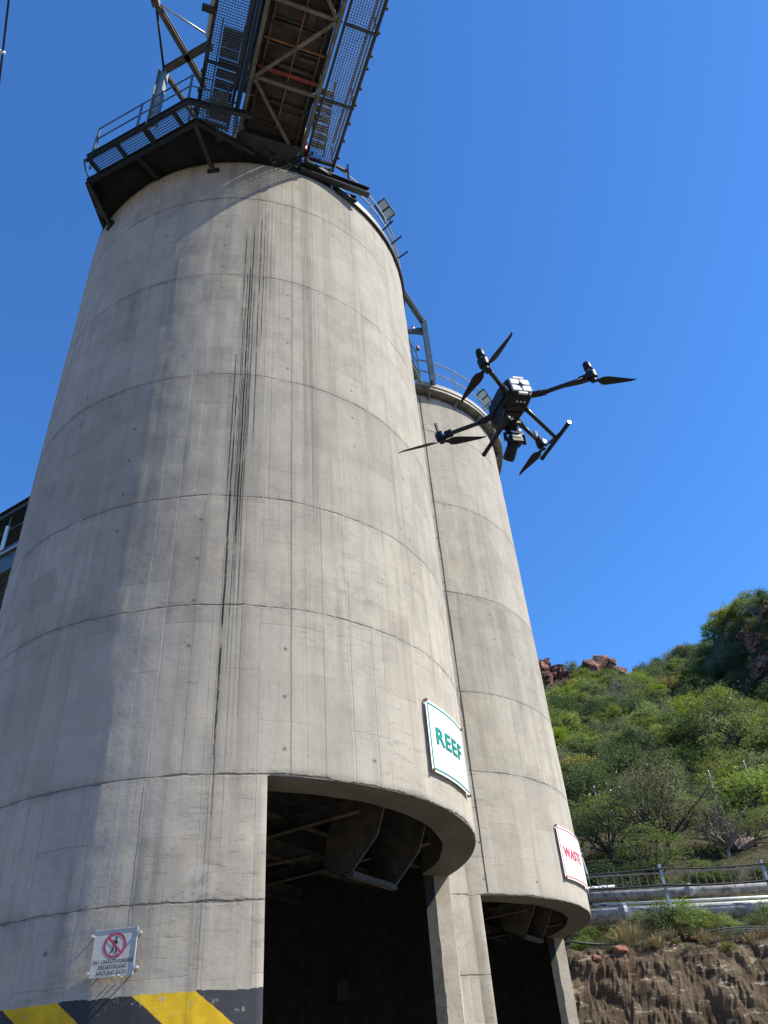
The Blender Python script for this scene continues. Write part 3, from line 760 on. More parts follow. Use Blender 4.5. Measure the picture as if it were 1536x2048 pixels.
b_.beam(G(3.85, -1.9, 19.45), G(3.80, -1.2, 19.70), .10, .14); b_.beam(G(3.80, -1.25, 19.66), G(3.85, .5, 19.66), .12, .16)
b_.beam(G(3.7, -1.25, 19.15), G(3.8, -1.22, 19.7), .10, .10); b_.beam(G(3.7, .2, 19.15), G(3.8, .25, 19.7), .10, .10); b_.beam(G(3.75, -.5, 19.12), G(3.95, .1, 19.6), .06, .06)
b_.build('bearing_frame', M_STEEL2, gal)
b_ = MB(); b_.box(G(3.78, -1.0, 19.50), .03, 2.9, .50, g, hh); b_.box(G(3.60, -.5, 19.75), .5, 2.2, .03, g, hh); b_.build('apron_plate', M_STEEL, gal)
b_ = MB(); b_.hexa([G(3.62, -1.12, 19.45), G(4.22, -1.12, 19.78), G(4.22, .18, 19.78), G(3.62, .18, 19.45)], [G(3.62, -1.12, 20.0), G(4.22, -1.12, 20.0), G(4.22, .18, 20.0), G(3.62, .18, 20.0)])
for k in range(7): b_.beam(G(3.7+rr.uniform(0, .5), -1.2+k*.25, 19.35+rr.uniform(0, .2)), G(3.9+rr.uniform(0, .4), -1.0+k*.25, 19.75), .05, .05)
b_.build('head_chute', M_STEEL, gal)
# inner stair tower / clutter between walkway and silo top on the left
b_ = MB()
for k in range(9): b_.box(G(4.25+k*.16, -1.70, 20.05+k*.16), .20, .42, .025, g, hh)
for t in (-1.95, -1.46): b_.beam(G(4.1, t, 19.95), G(5.7, t, 21.5), .03, .12)
b_.build('stair', M_STEEL, gal)

dr = thing('waste_drum', 'small red and white drum wedged beside the gallery foot on the front silo', 'drum', G(3.95, .36, 19.75))
b_ = MB(); b_.tube([G(4.0, .335, 19.95), G(4.12, .335, 20.25)], .075, 14); b_.build('red_body', simple('red_enamel', (.55, .01, .03), .4), dr, True)
b_ = MB(); b_.tube([G(4.12, .335, 20.25), G(4.28, .335, 20.62)], .07, 14); b_.build('white_body', M_WHITE, dr, True)

# ---------------------------------------------------------------- platform at the left of the front silo
na = R(-112.1); pn = Vector((math.cos(na), math.sin(na), 0)); pe = Vector((.925, -.38, 0))
def Pt(n_, e_, z): return C1+pn*n_+pe*e_+Z*z
plat = thing('service_platform', 'dark steel service platform with railings cantilevered from the left rim of the front silo', 'platform', Pt(4.3, 0, 19.15))
b_ = MB(); b_.hexa([Pt(4.62, -1.33, 19.20), Pt(4.62, 1.66, 19.20), Pt(3.1, 2.6, 19.20), Pt(2.2, -2.3, 19.20)], [Pt(4.62, -1.33, 19.22), Pt(4.62, 1.66, 19.22), Pt(3.1, 2.6, 19.22), Pt(2.2, -2.3, 19.22)])
b_.build('deck_plate', simple('near_black_deck_plate', (0.016, 0.018, 0.018), 0.8, 0, .4, 2, spec=.2), plat)  # plain near-black base colour, darker than the other steel
b_ = MB()
b_.ibeam(Pt(4.66, -1.36, 19.12), Pt(4.66, 1.68, 19.12), .09, .18); b_.ibeam(Pt(4.66, 1.64, 19.12), Pt(3.5, 2.35, 19.12), .09, .16); b_.ibeam(Pt(4.66, -1.33, 19.12), Pt(3.2, -1.9, 19.12), .09, .16)
b_.ibeam(Pt(4.62, 0.05, 19.10), Pt(3.6, 0.2, 19.10), .09, .14); b_.ibeam(Pt(5.08, -1.0, 19.16), Pt(5.08, 1.75, 19.16), .08, .20)
for e_ in (-.95, -.2, .55, 1.3): b_.beam(Pt(4.68, e_, 19.14), Pt(5.06, e_, 19.14), .07 if e_ != .55 else .12, .10)
b_.ibeam(Pt(5.08, 1.72, 19.16), Pt(4.2, 2.75, 19.16), .08, .18)
b_.build('frame_beam', M_STEEL2 if False else M_STEEL, plat)
b_ = MB(); grating(b_, lambda s, t: Pt(s, t, 19.17), 4.72, 5.03, -.98, 1.70, .05, .010, .02)
grating(b_, lambda s, t: Pt(s, t, 19.17), 4.05, 4.95, 1.78, 2.45, .05, .010, .02)
b_.build('deck_mesh', M_GRATE, plat)
for e_, zt_ in ((-1.3, 18.55), (1.60, 18.72)):
    b_ = MB(); az_ = -128.5 if e_ < 0 else -92.0
    top = Pt(4.66, e_, 19.05); q0 = pol(c1, 4.03, -131.0 if e_ < 0 else -90.9, zt_)
    b_.ibeam(top, q0, .085, .10, .012)
    if e_ < 0: b_.beam(Pt(4.1, -1.55, 19.05), q0+Vector((.06, .1, .12)), .07, .07)
    b_.box(q0, .26, .05, .10, Vector((-math.sin(R(az_)), math.cos(R(az_)), 0)), Vector((math.cos(R(az_)), math.sin(R(az_)), 0)))
    b_.build('bracket', M_STEEL, plat)
b_ = MB()
def rail(b_, pts, hs=(20.25, 19.75), zb=19.2, r=.017, post=.02):
    for p in pts: b_.beam((p.x, p.y, zb), (p.x, p.y, hs[0]), post*2, post*2)
    for z in hs: b_.tube([Vector((p.x, p.y, z)) for p in pts], r, 6)
pts = [Pt(4.85, -1.12, 0), Pt(5.12, -.80, 0), Pt(5.12, .4, 0), Pt(5.12, 1.75, 0), Pt(4.6, 2.35, 0)]
rail(b_, pts)
b_.build('handrail', M_GREY, plat)
b_ = MB(); b_.tube([Pt(4.72, -1.28, 19.2), Pt(4.80, -1.33, 19.42), Pt(4.98, -1.22, 19.46), Pt(5.02, -1.08, 19.2)], .018, 6)
b_.tube([Pt(4.66, 1.4, 19.3), Pt(4.7, 1.45, 19.75), Pt(4.7, 1.9, 19.78), Pt(4.4, 2.5, 19.6)], .02, 6); b_.build('hoop_rail', M_STEEL, plat)
trs = thing('steel_trestle', 'braced steel trestle rising from the platform beside the gallery', 'trestle', (-4.25, 8.2, 19.2))
b_ = MB(); b_.ibeam((-4.25, 8.19, 19.1), (-4.25, 8.19, 21.8), .17, .20, .02, up=(1, 0, 0)); b_.build('column', M_GREY2, trs)
b_ = MB(); zt = 21.8
b_.ibeam((-4.25, 8.19, zt), (-3.02, 7.69, zt), .14, .16); b_.ibeam((-4.06, 6.70, zt), (-3.38, 8.62, zt), .12, .16); b_.ibeam((-4.23, 8.22, zt-.05), (-3.75, 9.35, zt-.05), .10, .12)
b_.box((-4.04, 6.74, zt), .16, .16, .22); b_.beam((-3.02, 7.69, zt), G(5.2, -2.1, 21.0), .08, .08)
b_.build('beam', M_STEEL2, trs)
b_ = MB(); b_.tube([(-4.04, 6.76, zt), (-4.24, 8.15, zt)], .028, 8); b_.build('tie_rod', M_STEEL, trs, True)
b_ = MB(); b_.tube([(-4.02, 6.76, zt), (-3.06, 7.51, zt)], .024, 8); b_.build('tie_rod', M_LGREY, trs, True)

# ---------------------------------------------------------------- rim walkways
rim = thing('rim_walkway', 'narrow railed walkway along the right rim of the front silo', 'walkway', pol(c1, 4, -30, 19.1))
def ringslab(c, r0, r1, z0, z1, a0, a1, n=48):
    b_ = MB(); A = [a0+(a1-a0)*i/n for i in range(n+1)]
    for a, e in zip(A[:-1], A[1:]):
        b_.hexa([pol(c, r0, a, z0), pol(c, r1, a, z0), pol(c, r1, e, z0), pol(c, r0, e, z0)], [pol(c, r0, a, z1), pol(c, r1, a, z1), pol(c, r1, e, z1), pol(c, r0, e, z1)])
    return b_
ringslab(c1, 3.6, 4.055, 19.14, 19.24, -50, 70).build('deck_slab', M_STEEL2, rim)
ringslab(c1, 4.03, 4.075, 19.0, 19.15, -50, 70).build('edge_channel', M_STEEL, rim)
b_ = MB(); A = [-52+i*3.6 for i in range(32)]
for z in (19.75, 20.2): b_.tube([pol(c1, 4.03, a, z) for a in A], .024, 6)
for a in A[::5]: b_.beam(pol(c1, 4.03, a, 19.1), pol(c1, 4.03, a, 20.2), .045, .045)
b_.build('handrail', M_GALV, rim)
b_ = MB(); b_.ibeam(G(4.05, .25, 19.28), G(3.93, 1.95, 19.28), .14, .26); b_.ibeam(G(3.75, .35, 19.18), G(3.72, 1.7, 19.18), .10, .2); b_.beam(G(4.15, .35, 19.40), G(3.9, 1.3, 19.40), .12, .10)
b_.beam(G(3.96, 1.45, 19.2), G(3.96, 1.45, 20.2), .05, .05); b_.beam(G(3.96, 1.15, 20.0), G(3.90, 1.5, 20.0), .05, .09)
b_.build('bearing_channel', M_STEEL, rim)
for k, a in enumerate((-27, -20.5, -14)):
    b_ = MB(); b_.beam(pol(c1, 4.0, a, 19.25), pol(c1, 4.35, a, 19.42+.02*k), .03, .03); b_.build('rail_bracket', M_STEEL, rim)

ringslab(c1, 3.70, 3.985, 19.10, 19.42, -150, -46, 60).build('rim_kerb', M_STEEL, rim)
for cc, tt_ in ((c1, S1), (c2, S2)): ringslab(cc, 0.0, 3.62, 19.2, 19.5, -180, 180, 72).build('roof_slab', M_STEEL2, tt_)
rim2 = thing('rim_walkway', 'wide concrete-edged railed walkway round the top of the rear silo', 'walkway', pol(c2, 4, -30, 19.2))
ringslab(c2, 3.62, 4.08, 19.32, 19.46, -72, 70).build('deck_slab', M_FASC, rim2)
ringslab(c2, 3.78, 4.05, 19.22, 19.32, -72, 70).build('soffit_plate', M_STEEL2, rim2)
b_ = MB()
for a in (-66, -52, -37, -22, -8, 6): b_.hexa([pol(c2, 3.8, a, 19.3), pol(c2, 4.06, a, 19.3), pol(c2, 3.8, a, 18.95)], [pol(c2, 3.8, a+.9, 19.3), pol(c2, 4.06, a+.9, 19.3), pol(c2, 3.8, a+.9, 18.95)])
b_.build('deck_bracket', M_STEEL2, rim2)
b_ = MB(); A = [-70+i*3 for i in range(46)]
for z in (19.95, 20.45): b_.tube([pol(c2, 4.04, a, z) for a in A], .028, 6)
for a in A[::6]: b_.beam(pol(c2, 4.04, a, 19.4), pol(c2, 4.04, a, 20.45), .05, .05)
b_.build('handrail', M_GALV, rim2)
lk = thing('link_bridge', 'short railed steel bridge joining the tops of the two silos', 'bridge', (1.0, 15.3, 19.3))
p0, p1 = Vector((.62, 14.2, 0)), Vector((1.42, 16.35, 0)); dv = (p1-p0).normalized(); nv = Vector((dv.y, -dv.x, 0))
b_ = MB(); b_.box((p0+p1)/2-nv*.5+Z*19.38, (p1-p0).length, 1.0, .05, dv, nv); b_.build('deck_plate', M_STEEL2, lk)
b_ = MB(); b_.ibeam(p0+Z*19.3, p1+Z*19.3, .09, .22); b_.beam(p0+nv*.04+Z*19.12, p1+nv*.04+Z*19.12, .05, .05); b_.build('edge_beam', M_GREY, lk)
b_ = MB(); n = 5
for i in range(n+1): q = p0.lerp(p1, i/n); b_.beam(q+Z*19.3, q+Z*20.45, .035, .035)
for z in (19.95, 20.45): b_.tube([p0+Z*z, p1+Z*z], .018, 6)
b_.build('handrail', M_GREY, lk)
b_ = MB(); k_ = [p0.lerp(p1, .62)+Z*20.1+dv*(.13*math.cos(a*PI/5))+Z*(.12*math.sin(a*PI/5))+nv*.05 for a in range(11)]; b_.tube(k_, .02, 6); b_.build('hose_coil', simple('rubber', (.015, .015, .017), .6), lk)

pf = thing('portal_frame', 'grey steel portal frame standing on the rear silo top', 'frame', (1.78, 16.5, 19.4))
b_ = MB(); b_.ibeam((1.80, 16.52, 19.3), (1.80, 16.52, 22.1), .16, .24, .02, up=(0, 1, 0)); b_.build('column', M_GREY, pf)
b_ = MB(); b_.ibeam((1.83, 16.62, 22.1), (1.09, 15.1, 22.1), .14, .20, .02); b_.ibeam((1.09, 15.1, 22.1), (.2, 13.27, 22.1), .14, .20, .02); b_.build('beam', M_GREY, pf)
b_ = MB(); b_.hexa([Vector((1.78, 16.6, 21.98)), Vector((1.78, 16.6, 21.72)), Vector((1.22, 16.62, 21.90)), Vector((1.22, 16.62, 21.98))], [Vector((1.78, 16.72, 21.98)), Vector((1.78, 16.72, 21.72)), Vector((1.22, 16.74, 21.90)), Vector((1.22, 16.74, 21.98))]); b_.build('bracket_arm', M_GREY, pf)
def beacon(loc, label, colr, rimc):
    t_ = thing('beacon_lamp', label, 'lamp', loc)
    l = Vector(loc); b_ = MB(); b_.tube([l, l+Z*.06], .06, 12); b_.build('base', rimc, t_)
    b_ = MB(); b_.tube([l+Z*.06, l+Z*.14, l+Z*.17], .05, 12, rs=[.05, .048, .025]); b_.build('lens', colr, t_, True)
beacon((1.45, 16.68, 22.0), 'tiny red and white beacon on the arm of the grey frame', simple('red_lens', (.75, .04, .03), .25), M_WHITE)
beacon((1.46, 16.20, 20.47), 'orange beacon on the railing beside the link bridge', simple('amber_lens', (.85, .25, .08), .25), M_STEEL2)

def floodlight(loc, label, az_, tilt, roll_, w_, h_):
    t_ = thing('floodlight', label, 'floodlight', loc, 'floodlights on the silo rims'); l = Vector(loc)
    nrm = Vector((math.cos(R(az_))*math.cos(R(tilt)), math.sin(R(az_))*math.cos(R(tilt)), -math.sin(R(tilt))))
    X = nrm.cross(Z).normalized(); Y = X.cross(nrm)
    cr_, sr_ = math.cos(R(roll_)), math.sin(R(roll_)); X, Y = X*cr_+Y*sr_, Y*cr_-X*sr_
    b_ = MB(); b_.box(l, w_, h_, .07, X, Y, nrm)
    for i in range(7): b_.box(l-nrm*.06+X*(i-3)*w_/8, .012, h_*.8, .06, X, Y, nrm)
    b_.build('housing', M_STEEL, t_, bev=.006)
    glass = bpy.data.materials.get('lamp_glass') or simple('lamp_glass', (.52, .55, .52), .3, 0, .08)
    for s in (-1, 1):
        b_ = MB(); b_.box(l+nrm*.036+X*s*w_*.24, w_*.38, h_*.78, .008, X, Y, nrm); b_.build('glass_pane', glass, t_)
    b_ = MB(); b_.tube([l-X*w_*.53, l-X*w_*.53-Y*.0-nrm*.10-Z*.18, l+X*w_*.53-nrm*.10-Z*.18, l+X*w_*.53], .014, 6); b_.tube([l-nrm*.10-Z*.18, l-nrm*.10-Z*.55], .022, 8); b_.build('yoke', M_STEEL, t_)
floodlight(pol(c1, 4.08, -24, 20.45), 'larger twin-pane floodlight on the front silo rim', -62, 38, 38, .50, .36)
floodlight(pol(c2, 4.12, -33, 20.10), 'smaller twin-pane floodlight on the rear silo rim, just left of the drone', -62, 38, 38, .50, .36)

# ---------------------------------------------------------------- far gallery on the left
fg = thing('distant_gallery', 'covered grey conveyor gallery behind the front silo at the left edge', 'conveyor', (-14.7, 24.3, 19.0))
ld = Vector((.866, -.5, 0)); ln = Vector((-.5, -.866, 0)); L0 = Vector((-14.7, 24.25, 0))
def LP(s, t, z): return L0+ld*s+ln*t+Z*z
b_ = MB()
nn = 300
for i in range(nn):
    s0 = -14+i*.09; z0, z1 = (22.06, 22.10) if i % 2 else (22.10, 22.06)
    b_.hexa([LP(s0, .35, z0), LP(s0+.09, .35, z1), LP(s0+.09, -2.6, z1+.5), LP(s0, -2.6, z0+.5)], [LP(s0, .35, z0+.02), LP(s0+.09, .35, z1+.02), LP(s0+.09, -2.6, z1+.52), LP(s0, -2.6, z0+.52)])
b_.build('roof_sheet', M_STEEL, fg)
b_ = MB(); b_.beam(LP(-14, .2, 21.98), LP(13, .2, 21.98), .06, .10); b_.beam(LP(-14, .02, 20.25), LP(13, .02, 20.25), .05, .25); b_.build('side_beam', M_GREY, fg)
b_ = MB(); b_.beam(LP(-14, .1, 20.08), LP(13, .1, 20.08), .06, .07); b_.build('kerb_angle', M_LGREY, fg)
b_ = MB(); b_.box(LP(-.5, -1.2, 20.15), 27, 2.4, .06, ld, ln); b_.box(LP(-.5, -.05, 19.65), 27, .05, .8, ld, ln); b_.build('deck_plate', M_GREY, fg)
b_ = MB()
for i in range(16): b_.beam(LP(-13.5+i*1.7, .05, 20.2), LP(-13.5+i*1.7, .05, 22.0), .06, .06)
b_.tube([LP(-14, .08, 21.2), LP(13, .08, 21.2)], .022, 6)
b_.build('post', M_GREY, fg)
b_ = MB()
for i in range(9): b_.beam(LP(-3.3+i*1.15, .12, 20.25), LP(-3.3+i*1.15, .12, 21.4), .10, .10)
b_.build('white_stanchion', M_WHITE, fg)
b_ = MB()
for i in range(9):
    b_.beam(LP(-13+i*3, -.1, 19.3), LP(-13+i*3, -.1, 18.2), .07, .07); b_.beam(LP(-13+i*3, -.1, 18.2), LP(-10+i*3, -.1, 19.3), .06, .06)
b_.beam(LP(-14, -.1, 18.2), LP(13, -.1, 18.2), .08, .08); b_.beam(LP(-14, -1.9, 18.2), LP(13, -1.9, 18.2), .08, .08); b_.beam(LP(-14, -1.9, 19.6), LP(13, -1.9, 19.6), .1, .3)
b_.build('lower_truss', M_STEEL, fg)
lg_ = MB()
for s in (-9, 3): lg_.beam(LP(s, -.4, 0), LP(s, -.4, 18.3), .25, .25); lg_.beam(LP(s, -1.8, 0), LP(s, -1.8, 18.3), .25, .25)
lg_.build('leg', M_GREY, fg)

def catenary(p, q, sag, n=24): p = Vector(p); q = Vector(q); return [p.lerp(q, i/n)-Z*sag*4*(i/n)*(1-i/n) for i in range(n+1)]
M_WIRE = simple('dark_wire', (.03, .035, .05), .5)
dpc = Vector((.968, -1.722, 0)).normalized()
o0 = Vector((-8.45, 8.03, 24.0))
cb_ = thing('overhead_cable', 'dark overhead cable with a white insulator in the top left corner', 'cable', o0)
b_ = MB(); b_.tube([o0-dpc*16, o0, o0+dpc*18], .028, 8); b_.build('wire', M_WIRE, cb_, True)
b_ = MB(); q = o0+Vector((-.16, .28, 0)); b_.tube([q+Vector((-.30, -.16, .0)), q+Vector((.05, .03, 0))], .045, 10); b_.build('insulator', M_WHITE, cb_, True)
cb2 = thing('overhead_cable', 'second dark overhead cable, outermost in the top left corner', 'cable', o0+Vector((-.35, -.4, 0)))
b_ = MB(); o2 = o0+Vector((-.40, -.18, 0)); b_.tube([o2-dpc*16, o2+dpc*18], .04, 8); b_.build('wire', M_WIRE, cb2, True)

# ---------------------------------------------------------------- the drone (hovering level, seen from below and behind)
DM = Matrix(((0.9170, -0.3773, -0.1291), (0.3697, 0.9257, -0.0794), (0.1495, 0.0251, 0.9885)))
DT = Vector((0.789, 3.228, 4.8535))
drone = thing('drone', 'black four-rotor drone hovering in front of the rear silo with a camera slung below', 'drone', DT)
M_DR = simple('drone_black_plastic', (0.007, 0.008, 0.010), 0.45, 0, 0.25, 18, spec=.3)
M_DR2 = simple('drone_graphite', (0.012, 0.013, 0.015), 0.5, 0, 0.2, 25, spec=.3)
M_CARB = simple('carbon_tube', (0.012, 0.013, 0.014), 0.33, 0, 0.2, 40, spec=.4)
M_DRG = simple('drone_grey_panel', (0.55, 0.57, 0.58), 0.3, 0, 0.08, 20)
M_SILV = simple('silver_metal', (0.62, 0.65, 0.66), 0.3, 0.7, 0.1, 20)
M_LENS = simple('lens_glass', (0.01, 0.012, 0.02), 0.08)
def D(x, y, z): return DM@Vector((x, y, z))+DT
DX, DY, DZ = DM@Vector((1, 0, 0)), DM@Vector((0, 1, 0)), DM@Vector((0, 0, 1))
def loft(b_, secs):
    """secs: list of rings (same count) -> skin with end caps"""
    i0 = len(b_.v); n = len(secs[0])
    for r_ in secs: b_.v += [D(*q) for q in r_]
    for k in range(len(secs)-1):
        for j in range(n):
            l = (j+1) % n; a = i0+k*n; b_.f.append((a+j, a+l, a+n+l, a+n+j))
    b_.f.append(tuple(i0+j for j in range(n-1, -1, -1))); e = i0+(len(secs)-1)*n; b_.f.append(tuple(e+j for j in range(n)))
bx = -.028; bz = .055
def sec(y, w_, z0, z1, ch):
    return [(bx-w_+ch, y, z0), (bx+w_-ch, y, z0), (bx+w_, y, z0+ch), (bx+w_, y, z1-ch*.8), (bx+w_-ch, y, z1), (bx-w_+ch, y, z1), (bx-w_, y, z1-ch*.8), (bx-w_, y, z0+ch)]
b_ = MB(); loft(b_, [sec(-.135, .066, -.004, .112, .022), sec(-.12, .074, -.014, .120, .022), sec(-.04, .080, -.026, .126, .022), sec(.05, .080, -.028, .118, .026), sec(.12, .066, -.020, .095, .028), sec(.165, .045, -.004, .07, .02)])
b_.build('body', M_DR, drone, bev=.004)
for sx in (-1, 1):                 # two batteries closing the rear face
    b_ = MB()
    for sz in (0, 1):
        b_.box(D(bx+sx*.032, -.140, .034+sz*.046), .058, .014, .040, DX, DY, DZ)
    b_.build('battery', M_DRG, drone, bev=.003)
b_ = MB(); b_.box(D(bx, -.139, .112), .070, .016, .016, DX, DY, DZ); b_.box(D(bx, -.137, .003), .06, .014, .016, DX, DY, DZ); b_.build('rear_latch', M_DRG, drone, bev=.003)
b_ = MB(); b_.v = []; st = [D(bx+(.024 if k % 2 == 0 else .011)*math.cos(k*PI/4)*1.1, -.1495, .057+(.024 if k % 2 == 0 else .011)*math.sin(k*PI/4)) for k in range(8)]
b_.hexa(st, [p+DY*.003 for p in st]); b_.build('vent_star', M_LENS, drone)
b_ = MB()
for x in (-.024, .0, .024): b_.tube([D(bx+x, -.095, -.0195), D(bx+x, -.095, -.0235)], .0065, 12)
b_.build('downward_sensor', M_SILV, drone)
b_ = MB(); b_.box(D(bx, -.06, -.026), .08, .012, .004, DX, DY, DZ); b_.box(D(bx, .03, -.03), .10, .09, .010, DX, DY, DZ); b_.build('belly_cover', M_DR2, drone, bev=.002)
b_ = MB(); b_.box(D(bx-.085, .0, .05), .012, .16, .06, DX, DY, DZ); b_.box(D(bx+.085, .0, .05), .012, .16, .06, DX, DY, DZ); b_.build('side_vent', M_DR2, drone, bev=.003)
mx, my = .34, .293
def blade(b_, cx_, cy_, ang, L=.262, zt=.0, hand=1):
    """one tapered, cambered folding blade"""
    u = Vector((math.cos(R(ang)), math.sin(R(ang)), 0)); v_ = Vector((-u.y, u.x, 0))
    pr = [(.018, .009), (.035, .012), (.055, .024), (.085, .027), (.13, .022), (.19, .015), (.235, .009), (.255, .005), (L, .002)]
    secs = []
    for r_, c_ in pr:
        tw = R(24-60*r_)*hand; zz = zt-.004*(r_/L)
        o = u*r_+v_*(.0 if r_ < .04 else .004)
        if r_ > .24: o = o+v_*(-.008*(r_-.24)/.022)
        ring = []
        for k, (a, t_) in enumerate(((-1, 0), (-.4, .0022), (.4, .0022), (1, 0), (.4, -.0016), (-.4, -.0016))):
            q = o+v_*(a*c_)*math.cos(tw); ring.append((cx_+q.x, cy_+q.y, zz+t_+a*c_*math.sin(tw)))
        secs.append(ring)
    loft(b_, secs)
for (sx, sy, angs) in ((-1, -1, (-84, 96)), (1, -1, (-10, 156)), (-1, 1, (153, -16)), (1, 1, (97, -78))):
    X, Y = sx*mx, sy*my
    rx, ry_ = bx+sx*.062, sy*.085-.01
    # arm: folding joint, tube
    b_ = MB(); b_.tube([D(rx, ry_, .03), D(rx+(X-rx)*.22, ry_+(Y-ry_)*.22, .018)], .019, 12); b_.tube([D(rx+(X-rx)*.20, ry_+(Y-ry_)*.20, .019), D(rx+(X-rx)*.28, ry_+(Y-ry_)*.28, .016)], .017, 12)
    b_.build('arm_joint', M_DR2, drone, bev=.002)
    b_ = MB(); b_.tube([D(rx+(X-rx)*.26, ry_+(Y-ry_)*.26, .017), D(X-(X-rx)*.04, Y-(Y-ry_)*.04, .028)], .0125, 14); b_.build('arm', M_CARB, drone, True)
    b_ = MB(); b_.tube([D(X, Y, .006), D(X, Y, .010), D(X, Y, .050), D(X, Y, .056)], .03, 18, rs=[.020, .029, .031, .022]); b_.box(D(X-sx*.035, Y-sy*.03, .028), .05, .035, .032, (DX*sx*.75+DY*sy*.66).normalized(), (DX*(-sy)*.66+DY*sx*.75).normalized(), DZ)
    mt_ = b_.build('motor', M_DR, drone, False, bev=.002)
    pz = -.006
    b_ = MB(); b_.tube([D(X, Y, -.012), D(X, Y, .01)], .017, 14)
    for a in angs: blade(b_, X, Y, a, zt=pz, hand=-1 if sx*sy < 0 else 1)
    b_.build('propeller', M_DR, drone, False)
    if sy < 0:   # mushroom positioning antennas over the rear motors
        b_ = MB(); b_.tube([D(X, Y, .05), D(X, Y, .085)], .013, 12); b_.build('antenna_stalk', M_SILV, drone, True)
        b_ = MB(); b_.tube([D(X, Y, .072), D(X, Y, .078), D(X, Y, .118), D(X, Y, .126), D(X, Y, .128)], .02, 20, rs=[.020, .023, .0215, .017, .006]); b_.build('antenna_dome', M_DR, drone, True)
    else:
        b_ = MB(); b_.box(D(X-.0, Y+.01, .090), .018, .012, .10, DX, DY, DZ); b_.box(D(X, Y+.01, .05), .024, .018, .04, DX, DY, DZ); b_.build('radio_antenna', M_DR, drone, bev=.002)
        b_ = MB(); b_.box(D(X+.012, Y-.024, .03), .02, .012, .026, DX, DY, DZ); b_.build('status_light', M_SILV, drone, bev=.002)
# landing gear
for sx in (-1, 1):
    xx = .19*sx
    b_ = MB(); b_.tube([D(bx+sx*.062, -.035, -.002), D(bx+sx*.085, -.030, -.030), D(xx, -.01, -.197)], .0115, 12, rs=[.016, .0125, .0105]); b_.build('landing_leg', M_CARB, drone, True)
    b_ = MB(); b_.tube([D(xx, -.147, -.199), D(xx, -.13, -.199), D(xx, .145, -.199), D(xx, .165, -.199)], .0105, 12, rs=[.0135, .0115, .0115, .0135]); sk = b_.build('landing_skid', M_DR2, drone, True)
    if sx > 0:
        e_ = MB(); e_.tube([D(xx, -.151, -.199), D(xx, -.147, -.199)], .0125, 12); e_.build('end_cap', M_SILV, sk)
# gimbal camera
gx, gy = .01, .105
b_ = MB(); b_.box(D(gx-.01, gy-.02, -.035), .09, .07, .02, DX, DY, DZ); b_.tube([D(gx-.03, gy, -.03), D(gx-.03, gy, -.075)], .016, 14); b_.tube([D(gx-.01, gy+.02, -.045), D(gx+.035, gy+.03, -.075)], .009, 8)
b_.build('gimbal_mount', M_DR, drone, bev=.003)
b_ = MB(); b_.tube([D(gx+.03, gy+.0, -.045), D(gx+.035, gy, -.06), D(gx+.038, gy, -.078)], .018, 14, rs=[.010, .022, .016]); b_.build('gimbal_motor', M_SILV, drone, True)
b_ = MB(); b_.tube([D(bx+.002, .03, -.034), D(bx+.002, .03, -.042)], .014, 14, rs=[.014, .009]); b_.build('belly_lamp', M_SILV, drone, True)
b_ = MB(); b_.beam(D(gx-.03, gy, -.075), D(gx+.062, gy, -.085), .018, .016); b_.beam(D(gx+.062, gy, -.082), D(gx+.058, gy+.01, -.145), .016, .022); b_.beam(D(gx-.055, gy, -.075), D(gx-.058, gy+.01, -.125), .014, .02); b_.build('gimbal_yoke', M_DR, drone, bev=.003)
b_ = MB(); b_.box(D(gx, gy+.008, -.122), .074, .060, .056, DX, DY, DZ); b_.box(D(gx-.005, gy-.015, -.098), .05, .04, .012, DX, DY, DZ); cam_b = b_.build('camera_body', M_DR2, drone, bev=.005)
b_ = MB(); b_.tube([D(gx-.010, gy+.01, -.135), D(gx-.016, gy+.085, -.178), D(gx-.0175, gy+.10, -.186)], .025, 20, rs=[.031, .034, .033]); b_.build('lens_barrel', M_DR, cam_b, True)
b_ = MB(); b_.tube([D(gx-.0176, gy+.1005, -.1863), D(gx-.0178, gy+.103, -.1877)], .026, 20); b_.build('lens_glass', M_LENS, cam_b)
b_ = MB(); b_.box(D(gx-.003, gy-.022, -.112), .055, .008, .018, DX, DY, DZ); b_.build('grey_label_plate', M_DRG, cam_b, bev=.002)

# ---------------------------------------------------------------- vegetation
def leaf_mat(name, ca, cb, cd, hv=0.25):
    m, t, b = mat(name); P = texco(t)
    oi = t.nodes.new('ShaderNodeObjectInfo'); rnd = Sk(t, oi.outputs['Random'])
    n = nz(t, P, 0.9, 4, 0.6); n2 = nz(t, P, 9, 3, 0.6)
    c = mixc(t, n.step(0.35, 0.65), ca, cb); c = mixc(t, n2.step(0.45, 0.7)*0.6, c, cd)
    hs = t.nodes.new('ShaderNodeHueSaturation')
    hu = rnd*0.05+0.475; va = (rnd*7.31).fract()*hv*2+(1-hv); sa = (rnd*3.77).fract()*0.35+0.75
    t.links.new(hu.o, hs.inputs['Hue']); t.links.new(va.o, hs.inputs['Value']); t.links.new(sa.o, hs.inputs['Saturation']); t.links.new(c, hs.inputs['Color'])
    t.links.new(hs.outputs[0], b.inputs['Base Color']); b.inputs['Roughness'].default_value = 0.6; b.inputs['Specular IOR Level'].default_value = 0.25
    tr = t.nodes.new('ShaderNodeBsdfTranslucent'); t.links.new(hs.outputs[0], tr.inputs['Color'])
    mx_ = t.nodes.new('ShaderNodeMixShader'); mx_.inputs[0].default_value = 0.40
    out = t.nodes['Material Output']
    t.links.new(b.outputs[0], mx_.inputs[1]); t.links.new(tr.outputs[0], mx_.inputs[2]); t.links.new(mx_.outputs[0], out.inputs[0]); return m
L_BRIGHT = leaf_mat('bright_leaves', (0.179, 0.253, 0.030), (0.256, 0.310, 0.045), (0.128, 0.184, 0.025))
